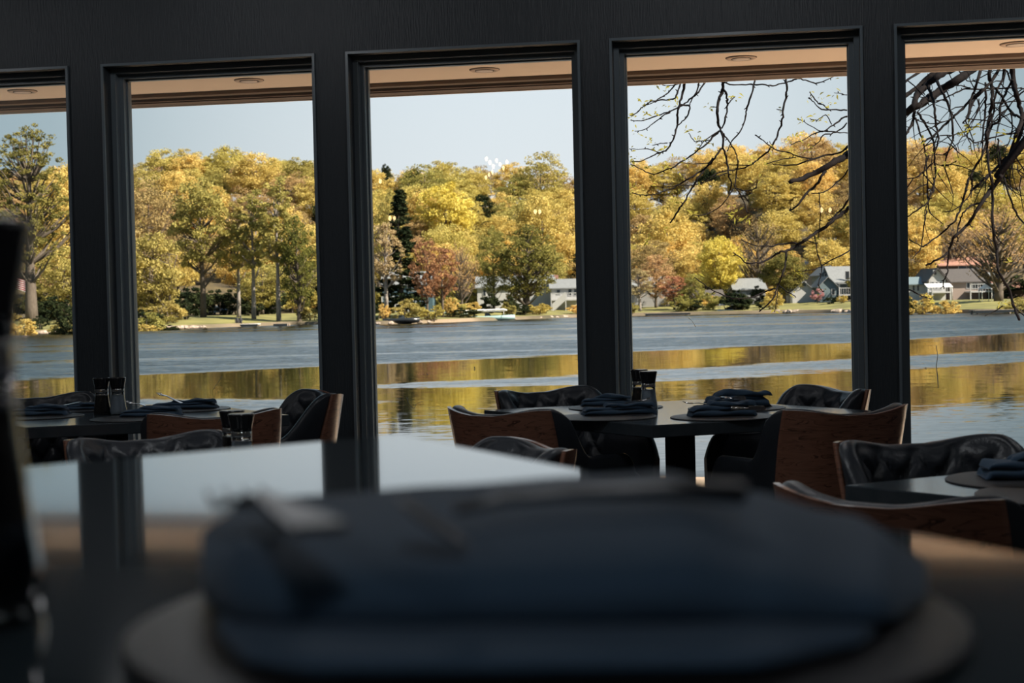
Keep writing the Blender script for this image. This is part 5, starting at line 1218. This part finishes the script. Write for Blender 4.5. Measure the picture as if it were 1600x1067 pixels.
# (points, depth at start, depth at end, px radius start, px radius end)
BR = [
 (c6([(590, 40), (515, 150), (470, 190), (405, 240), (330, 280), (230, 315), (120, 350), (45, 345)]), 12.0, 11.2, 1.6, .6),
 (c6([(420, 60), (410, 150), (385, 240), (372, 310), (368, 380), (350, 455), (325, 515), (290, 560)]), 11.6, 11.3, 2.0, 1.2),
 (c6([(400, 60), (375, 130), (355, 190), (270, 205), (195, 215), (135, 250), (80, 300), (40, 315)]), 11.5, 11.0, 1.5, .6),
 (c6([(370, 85), (320, 140), (270, 180), (200, 225), (150, 240)]), 11.5, 11.1, 1.2, .6),
 (c6([(385, 90), (300, 110), (250, 90)]), 11.5, 11.3, 1.0, .6),
 (c6([(325, 280), (270, 320), (200, 370), (140, 410), (75, 422)]), 11.4, 11.0, 1.1, .5),
 (c6([(395, 245), (440, 240), (455, 255), (440, 310), (405, 355), (375, 380)]), 11.6, 11.5, 1.4, .9),
 (c6([(520, 70), (510, 130), (465, 215), (455, 245)]), 11.8, 11.6, 1.2, .9),
 (c6([(290, 560), (240, 575), (190, 595), (120, 630), (45, 632)]), 11.3, 11.0, 1.2, .6),
 (c6([(300, 505), (240, 510), (195, 520)]), 11.3, 11.1, .9, .5),
 (c6([(250, 572), (160, 545), (100, 548), (38, 545)]), 11.3, 11.0, .8, .5),
 (c6([(690, 60), (685, 140), (660, 200), (650, 300), (660, 380), (685, 450), (690, 540), (715, 620), (725, 720), (745, 780), (735, 835)]), 11.5, 11.2, 2.6, 1.0),
 (c6([(690, 120), (715, 190), (718, 250), (705, 330), (680, 400)]), 11.5, 11.5, 1.8, 1.2),
 (c6([(722, 235), (745, 205), (770, 182)]), 11.5, 11.3, 1.1, .7),
 (c6([(660, 425), (600, 480), (520, 550), (440, 610), (350, 665), (270, 700), (190, 720), (110, 680), (45, 650)]), 11.4, 10.9, 1.5, .7),
 (c6([(680, 540), (640, 590), (590, 660), (520, 710), (450, 750), (370, 800), (290, 835), (190, 865), (110, 865), (55, 850)]), 11.3, 10.8, 1.6, .7),
 (c6([(620, 610), (560, 690), (500, 770), (465, 830), (420, 910), (375, 975), (320, 1060)]), 11.3, 10.9, 1.5, 1.2),
 (c6([(690, 440), (740, 510), (775, 570), (790, 640), (780, 720), (770, 800), (800, 850), (835, 920), (858, 990)]), 11.3, 11.0, 1.2, .8),
 (c6([(910, 60), (890, 160), (855, 260), (845, 320), (810, 420), (750, 490), (720, 560)]), 11.9, 11.4, 1.6, .8),
 (c6([(660, 75), (760, 100), (870, 98), (960, 98), (1030, 105), (1120, 85), (1200, 60)]), 11.7, 12.0, 1.1, 1.1),
 (c6([(1200, 50), (1260, 70), (1330, 88), (1400, 70), (1455, 42)]), 12.0, 12.0, 1.1, .7),
 (c6([(1120, 45), (1130, 120), (1125, 190), (1105, 270), (1100, 340), (1075, 420), (1050, 490), (1000, 560), (930, 620), (860, 665), (780, 690), (680, 705), (600, 740), (540, 780), (480, 795)]), 12.0, 11.2, 1.7, .8),
 (c6([(1060, 268), (1100, 280)]), 11.8, 11.8, .6, .6),
 (c6([(912, 450), (970, 490), (1060, 555), (1140, 570), (1220, 600), (1310, 615)]), 11.3, 11.8, .9, 1.0),
 (c6([(1560, 520), (1500, 570), (1380, 595), (1280, 625), (1200, 655), (1040, 655)]), 12.2, 11.6, 1.8, .8),
 (c6([(1190, 603), (1090, 620), (985, 650)]), 11.9, 11.5, .9, .6),
 (c6([(1600, 555), (1545, 590), (1470, 630), (1390, 680), (1280, 735), (1155, 775)]), 12.2, 11.6, 5.5, 3.4),
 (c6([(1400, 690), (1370, 740), (1320, 810), (1260, 860), (1200, 940), (1150, 970)]), 11.9, 11.5, 2.4, 1.4),
 (c6([(1560, 690), (1510, 750), (1430, 820), (1370, 850), (1300, 852)]), 12.1, 11.7, 1.2, .8),
 (c6([(1550, 365), (1500, 410), (1440, 440), (1380, 450), (1350, 500), (1290, 540)]), 12.0, 11.6, 1.2, .7),
 (c6([(1550, 315), (1470, 365), (1400, 415), (1320, 440), (1250, 480), (1160, 515)]), 12.0, 11.4, 1.4, .7),
 (c6([(1550, 435), (1440, 425), (1360, 420), (1290, 380), (1220, 340)]), 12.0, 11.5, 1.0, .6),
 (c6([(1550, 278), (1450, 270), (1370, 270), (1320, 220), (1280, 190)]), 12.0, 11.4, 1.3, .8),
 (c6([(1420, 270), (1380, 240), (1340, 220), (1290, 150)]), 11.8, 11.4, 1.0, .8),
 (c6([(1550, 172), (1500, 160), (1460, 155)]), 12.0, 11.7, .8, .5),
 (c6([(1440, 370), (1400, 310), (1340, 345), (1290, 335)]), 11.8, 11.4, .9, .6),
 (c6([(660, 420), (560, 490), (520, 545)]), 11.4, 11.2, 1.0, .6), (c6([(600, 485), (520, 490), (490, 495), (450, 435)]), 11.3, 11.1, .9, .6),
 (c6([(1010, 495), (1040, 540), (1030, 550)]), 11.6, 11.5, .6, .5),
 (c6([(760, 820), (700, 910), (630, 970), (560, 1000), (475, 1005)]), 11.2, 10.9, 1.0, .6),
 (c6([(770, 815), (830, 835), (910, 820), (925, 760)]), 11.2, 11.0, 1.0, .7),
 (c6([(730, 655), (840, 658), (900, 650)]), 11.2, 11.3, .8, .8), (c6([(720, 710), (660, 735), (600, 760), (520, 795)]), 11.2, 11.0, .9, .6),
 (c6([(600, 640), (480, 650), (410, 640)]), 11.3, 11.0, .8, .5), (c6([(645, 255), (600, 252)]), 11.4, 11.3, .6, .4),
 (c6([(480, 800), (380, 795), (300, 810), (185, 805)]), 11.0, 10.8, .8, .5),
 (c9([(1600, 90), (1540, 130), (1460, 190), (1400, 240), (1330, 285), (1260, 335), (1190, 375), (1130, 410), (1080, 420), (1030, 450), (960, 490), (850, 500), (790, 455), (745, 428)]), 12.3, 11.0, 3.4, .8),
 (c9([(1600, 10), (1550, 60), (1500, 130), (1420, 200)]), 12.3, 12.1, 1.8, 1.4),
 (c9([(1190, 360), (1090, 365), (1010, 380), (900, 375), (800, 335)]), 11.9, 11.2, 1.3, .7),
 (c9([(1120, 420), (1115, 500), (1090, 590), (1060, 660), (1035, 740), (980, 800), (930, 840)]), 11.8, 11.2, 1.5, .9),
 (c9([(1040, 680), (960, 705), (860, 745), (760, 750), (700, 735), (620, 700), (540, 650), (475, 600)]), 11.5, 10.8, 1.3, .7),
 (c9([(1070, 655), (1120, 700), (1180, 730)]), 11.5, 11.3, .9, .6), (c9([(1060, 690), (1050, 760), (1040, 830)]), 11.5, 11.4, .8, .5),
 (c9([(1320, 310), (1340, 430), (1368, 520), (1360, 600), (1345, 650), (1375, 700)]), 12.0, 11.8, 1.0, .6),
 (c9([(1570, 410), (1480, 460), (1400, 500), (1320, 545), (1200, 560)]), 12.1, 11.6, 1.1, .7), (c9([(1350, 0), (1360, 150), (1345, 330)]), 12.0, 12.0, .9, .7),
 (c9([(1270, 345), (1310, 355), (1340, 362)]), 12.0, 11.9, .9, .5),
 # rightmost window, large limbs
 (c7([(640, 20), (560, 90), (430, 180), (320, 250), (220, 320), (120, 390), (0, 450), (-150, 540)]), 12.8, 11.8, 7.0, 5.0),
 (c7([(560, 20), (370, 95), (280, 150), (190, 220), (110, 300), (90, 380), (20, 440)]), 12.9, 11.9, 7.0, 4.2),
 (c7([(420, 20), (250, 120), (160, 200), (60, 280), (-60, 340)]), 12.9, 12.0, 4.4, 3.0),
 (c7([(230, 60), (130, 120), (20, 190), (-60, 230)]), 12.7, 12.0, 2.6, 1.6),
 (c7([(100, 430), (85, 500), (60, 560), (30, 610)]), 12.0, 11.7, 2.6, 1.6),
 (c7([(100, 480), (130, 560), (160, 660), (185, 760), (190, 900), (205, 1040)]), 12.0, 11.6, 1.5, 1.0),
 (c7([(115, 430), (170, 510), (230, 620), (255, 720), (255, 820), (260, 940), (240, 1060)]), 12.0, 11.6, 1.8, 1.2),
 (c7([(205, 230), (245, 340), (260, 470), (270, 560), (285, 640), (260, 740)]), 12.2, 11.8, 2.2, 1.2),
 (c7([(270, 190), (330, 300), (370, 400), (395, 480), (395, 560), (405, 640), (370, 720), (340, 830)]), 12.2, 11.8, 2.4, 1.0),
 (c7([(640, 250), (560, 320), (490, 390), (420, 460), (340, 530), (280, 590), (220, 640), (150, 680)]), 12.6, 11.8, 2.6, 1.2),
 (c7([(630, 60), (600, 180), (560, 290), (530, 380), (520, 460), (480, 520)]), 12.7, 12.1, 2.4, 1.3),
 (c7([(780, 60), (720, 170), (640, 260), (570, 330), (540, 420), (500, 500)]), 12.9, 12.1, 2.8, 1.4),
 (c7([(700, 60), (690, 150), (710, 240), (710, 330), (700, 430), (680, 520), (670, 620), (670, 720), (680, 820), (700, 950), (715, 1040)]), 12.8, 11.9, 3.2, 1.6),
 (c7([(660, 200), (660, 320), (660, 420), (645, 540), (630, 680)]), 12.7, 12.2, 1.8, 1.2),
 (c7([(800, 60), (800, 160), (750, 260), (730, 360), (720, 450), (690, 560)]), 12.9, 12.3, 2.0, 1.2),
 (c7([(740, 240), (800, 330), (860, 430), (920, 470), (990, 500)]), 12.6, 12.6, 1.8, 2.2),
 (c7([(870, 60), (880, 170), (900, 270), (930, 380), (950, 480), (910, 600), (870, 720), (820, 860), (780, 960), (700, 1050)]), 12.9, 12.0, 4.2, 2.4),
 (c7([(990, 330), (950, 560), (870, 740), (760, 860), (640, 970), (540, 1060)]), 12.9, 11.9, 3.0, 1.8),
 (c7([(990, 680), (900, 770), (860, 800), (810, 820)]), 12.6, 12.1, 2.8, 1.8),
 (c7([(870, 180), (830, 260), (780, 380), (770, 500), (700, 560), (640, 760), (570, 880), (530, 970), (500, 1060)]), 12.8, 11.9, 2.0, 1.8),
 (c7([(540, 930), (550, 1000), (550, 1060)]), 11.9, 11.8, 1.2, .9),
 (c7([(780, 800), (800, 930), (830, 1040)]), 12.3, 12.1, 1.2, .9), (c7([(760, 640), (770, 760), (775, 860)]), 12.3, 12.2, 1.4, 1.0),
 (c7([(990, 560), (880, 600), (760, 620), (640, 660), (570, 675), (530, 640)]), 12.7, 11.9, 1.4, 1.0),
 (c7([(860, 440), (870, 560), (850, 660), (800, 760)]), 12.6, 12.3, 1.2, .8), (c7([(990, 240), (880, 350), (760, 480), (690, 540)]), 12.9, 12.4, 1.3, .9),
 (c7([(640, 250), (500, 250), (400, 290), (300, 340), (180, 360), (120, 430)]), 12.6, 11.9, 1.4, .9), (c7([(540, 240), (440, 220), (360, 250), (260, 330)]), 12.5, 12.1, 1.0, .8),
 (c7([(990, 250), (860, 240), (740, 245), (640, 250)]), 12.9, 12.6, 1.0, 1.4), (c7([(660, 370), (760, 360), (880, 345), (990, 350)]), 12.5, 12.8, .9, 1.0),
 (c7([(610, 330), (600, 420), (550, 510), (520, 560)]), 12.4, 12.0, 1.1, .7), (c7([(540, 560), (510, 620), (540, 680), (545, 740)]), 12.0, 11.8, 1.2, .7),
 (c7([(240, 840), (170, 900), (110, 950), (40, 960)]), 11.8, 11.5, 1.4, .7), (c7([(350, 770), (290, 770), (200, 780)]), 11.9, 11.6, .9, .5),
 (c7([(260, 840), (340, 860), (430, 820)]), 11.8, 11.7, .8, .6), (c7([(390, 490), (290, 520), (200, 520), (100, 490)]), 12.0, 11.8, .9, .8),
 (c7([(405, 620), (300, 620), (230, 640), (160, 670)]), 11.9, 11.6, 1.0, .6), (c7([(910, 860), (930, 930), (990, 960)]), 12.2, 12.2, 1.0, .8), (c7([(890, 780), (960, 880), (1000, 1000)]), 12.3, 12.3, 1.3, 1.0),
 (c7([(420, 60), (500, 170), (560, 185), (680, 130)]), 12.7, 12.6, 1.0, .8), (c7([(810, 80), (850, 160), (880, 260), (920, 320)]), 12.9, 12.7, 1.4, 1.0),
 # rightmost window, lower half
 (c8([(240, -10), (235, 90), (200, 150), (205, 240), (250, 290), (310, 340)]), 11.7, 11.5, 1.5, .7), (c8([(190, 0), (190, 100), (190, 170), (130, 220), (35, 285)]), 11.7, 11.3, 1.3, 1.0),
 (c8([(185, 240), (165, 330), (150, 460), (140, 520), (80, 600)]), 11.5, 11.2, 1.0, .8), (c8([(50, 455), (110, 490), (155, 515)]), 11.3, 11.3, .8, .8),
 (c8([(750, -20), (680, 70), (610, 160), (540, 280), (480, 360), (400, 430), (360, 510), (340, 560), (260, 610), (180, 652)]), 12.0, 11.4, 3.4, 1.4),
 (c8([(500, -10), (470, 120), (440, 220), (400, 310), (320, 390), (240, 450), (160, 510)]), 12.0, 11.4, 1.8, 1.2), (c8([(600, 175), (520, 200), (460, 260), (430, 330), (415, 420), (425, 470)]), 11.9, 11.6, 1.5, .9),
 (c8([(620, 0), (560, 50), (480, 150), (400, 230), (300, 250)]), 12.0, 11.5, 1.3, .7), (c8([(355, 540), (345, 640), (340, 710), (310, 780), (315, 830)]), 11.5, 11.4, 1.3, .9),
 (c8([(675, -10), (685, 150), (680, 300), (690, 420), (715, 540), (730, 700), (800, 820), (840, 950), (885, 1065)]), 12.0, 11.4, 2.0, 2.0), (c8([(830, 940), (880, 1000), (930, 1040)]), 11.5, 11.5, 1.2, 1.0),
 (c8([(770, 0), (820, 150), (870, 270), (930, 345)]), 12.1, 12.0, 1.7, 1.2), (c8([(690, 400), (730, 460), (770, 500)]), 11.8, 11.7, 1.1, .8), (c8([(50, 835), (120, 870), (170, 895), (225, 905)]), 11.3, 11.1, 1.1, .7),
 (c8([(740, 620), (800, 612)]), 11.7, 11.6, 1.1, .7), (c8([(625, 1035), (700, 1000), (760, 960)]), 11.3, 11.3, .6, .7), (c8([(505, 340), (530, 365)]), 11.7, 11.6, 1.1, .6),
 (c8([(530, -10), (525, 80), (520, 140)]), 11.9, 11.8, 1.2, .8),
]
TX = Vector((6.35, 13.6, -0.4))
t = thing('overhanging_tree', 'near bare budding tree hanging its twigs over the two right windows', 'tree', TX)
tw = random.Random(77)
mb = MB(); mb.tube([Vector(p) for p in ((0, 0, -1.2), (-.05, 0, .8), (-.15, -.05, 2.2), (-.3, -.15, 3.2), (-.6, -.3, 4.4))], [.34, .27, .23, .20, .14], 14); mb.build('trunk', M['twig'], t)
LEAFPTS = []
BR.sort(key=lambda b: -len(b[0]) * b[3])
big, small = BR[:98], BR[98:]
def br_mesh(mb, b, spurs=True):
    pts, d0, d1, r0, r1 = b
    n = len(pts); P3 = []; R = []
    cum = [0]
    for i in range(1, n): cum.append(cum[-1] + math.hypot(pts[i][0] - pts[i - 1][0], pts[i][1] - pts[i - 1][1]))
    for i in range(n):
        f = cum[i] / cum[-1]; Y = d0 + (d1 - d0) * f + 0.12 * sin(i * 2.3 + r0 * 9)
        P3.append(P(pts[i][0], pts[i][1], Y=Y)); R.append((r0 + (r1 - r0) * f) * Y / F_PX)
    out, rr = [], []
    for i in range(n - 1):     # Catmull-Rom with small knotty kinks
        a, b_, c, d = P3[max(i - 1, 0)], P3[i], P3[i + 1], P3[min(i + 2, n - 1)]
        st = 4
        for k in range(st):
            u = k / st
            q = 0.5 * ((2 * b_) + (c - a) * u + (2 * a - 5 * b_ + 4 * c - d) * u * u + (3 * b_ - a - 3 * c + d) * u ** 3)
            q += Vector((tw.uniform(-1, 1), tw.uniform(-1, 1), tw.uniform(-1, 1))) * min(.005, R[i] * 0.7)
            out.append(q - TX); rr.append((R[i] + (R[i + 1] - R[i]) * u) * tw.uniform(.88, 1.18))
    out.append(P3[-1] - TX); rr.append(R[-1])
    mb.tube(out, rr, 6)
    if spurs:
        for q, r_ in zip(out[2::3], rr[2::3]):
            if tw.random() < .55:
                d = Vector((tw.uniform(-1, 1), tw.uniform(-.6, .6), tw.uniform(-1, 1))).normalized(); mb.tube([q, q + d * (.012 + r_ * 1.6)], [.0035 + r_ * .25, .0025], 4)
    return P3
for b in big:
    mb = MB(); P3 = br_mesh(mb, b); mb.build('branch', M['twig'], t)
    if b[4] < .75: LEAFPTS.append(P3[-1])
mb = MB()
for b in small:
    P3 = br_mesh(mb, b)
    if b[4] < .75: LEAFPTS.append(P3[-1])
for b in [q for q in BR if q[0][0][0] > 1380 and q[0][0][1] < 260]:
    pts, d0, d1 = b[0], b[1], b[2]
    for _ in range(2):
        i = tw.randrange(len(pts) - 1); f = tw.random(); px = pts[i][0] + (pts[i + 1][0] - pts[i][0]) * f; py = pts[i][1] + (pts[i + 1][1] - pts[i][1]) * f
        q = P(px, py, Y=d0 + (d1 - d0) * (i + f) / (len(pts) - 1)); d = Vector((tw.uniform(-1, .8), tw.uniform(-.8, .4), tw.uniform(-1.2, .3))).normalized(); path = [q]
        n_ = tw.randint(3, 6)
        for k in range(n_):
            d = (d + Vector((tw.uniform(-.35, .35), tw.uniform(-.2, .2), tw.uniform(-.40, .22)))).normalized(); path.append(path[-1] + d * .085)
        mb.tube([p_ - TX for p_ in path], [.0055 - .0038 * k / n_ for k in range(n_ + 1)], 5)
# limbs that join the twigs to the trunk, out of frame
for (s, e_, r) in ((Vector((5.75, 13.3, 3.9)), P(*BR[0][0][0], Y=BR[0][1]), .06),):
    pass
for px, py, Y in ((1536, 94, 12.8), (1520, 94, 12.9), (1564, 102, 12.9), (1581, 102, 12.9), (1605, 160, 12.9), (1605, 210, 12.7), (1558, 276, 12.0)):
    q = P(px, py, Y=Y); s = TX + Vector((-.45, -.2, 3.9)); m_ = s.lerp(q, .5) + Vector((0, 0, .35))
    mb.tube([s - TX, m_ - TX, q - TX], [.06, .045, .03], 7)
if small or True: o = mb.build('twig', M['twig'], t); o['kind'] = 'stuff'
for x, y in c6([(130, 230), (360, 225), (50, 300), (170, 490), (300, 530), (255, 560), (60, 620), (270, 110), (160, 310), (390, 720), (420, 760), (110, 830), (70, 810), (390, 870), (340, 890), (770, 960), (820, 1040), (750, 1010), (1290, 180), (1370, 200), (1330, 330), (1400, 340), (1230, 450), (1160, 470), (875, 620), (900, 630), (500, 440), (545, 460), (620, 520), (520, 510), (1440, 240), (210, 275), (300, 240), (350, 615), (180, 690), (325, 640), (670, 600)]) + \
        c7([(490, 570), (480, 600), (530, 600), (575, 560), (550, 700), (210, 750), (300, 750), (430, 810), (360, 860), (290, 870), (345, 935), (790, 620), (880, 620), (770, 1050), (940, 1020), (500, 540)]) + c8([(745, 100), (760, 130)]) + c9([(350, 70), (400, 25), (760, 140), (730, 180), (850, 180), (800, 205), (130, 335), (150, 350), (270, 240)]):
    LEAFPTS.append(P(x, y, Y=11.3 + tw.uniform(-.3, .3)))
mb = MB(); V, Fc = [], []
for c in LEAFPTS:
    for q in range(tw.randint(3, 6)):
        d = Vector((tw.uniform(-1, 1), tw.uniform(-1, 1), tw.uniform(-.5, 1))).normalized(); s_ = d.orthogonal().normalized(); L_ = tw.uniform(.025, .055); p0 = c - TX + Vector((tw.uniform(-.03, .03), tw.uniform(-.03, .03), tw.uniform(-.03, .03)))
        o = len(V); V += [p0, p0 + d * L_ * .5 + s_ * L_ * .2, p0 + d * L_ + s_ * L_ * .1 + Vector((0, 0, -L_ * .2)), p0 + d * L_ * .5 - s_ * L_ * .2]; Fc.append((o, o + 1, o + 2, o + 3))
mb.add(V, Fc); o = mb.build('leaf_buds', M['bud'], t); o['kind'] = 'stuff'

# ------------------------------------------------------------------ give look-alikes their place, counted from the left
bpy.context.view_layer.update()
ORD = ['leftmost', 'second', 'third', 'fourth', 'fifth', 'sixth', 'seventh', 'eighth', 'ninth', 'tenth', 'eleventh', 'twelfth', 'thirteenth', 'fourteenth', 'fifteenth', 'sixteenth', 'seventeenth', 'eighteenth', 'nineteenth', 'twentieth']
ORD += ['twenty-' + o_ for o_ in ['first'] + ORD[1:9]] + ['thirtieth'] + ['thirty-' + o_ for o_ in ['first'] + ORD[1:9]]
byl = {}
for o_ in SC.objects:
    if o_.parent is None and 'label' in o_: byl.setdefault(o_['label'], []).append(o_)
for l_, os_ in byl.items():
    if len(os_) < 2: continue
    os_.sort(key=lambda o_: proj(o_.matrix_world.translation)[0])
    for i_, o_ in enumerate(os_):
        o_['label'] = '%s, %s' % (l_, 'leftmost' if i_ == 0 else 'rightmost' if i_ == len(os_) - 1 else ORD[i_] + ' from left')
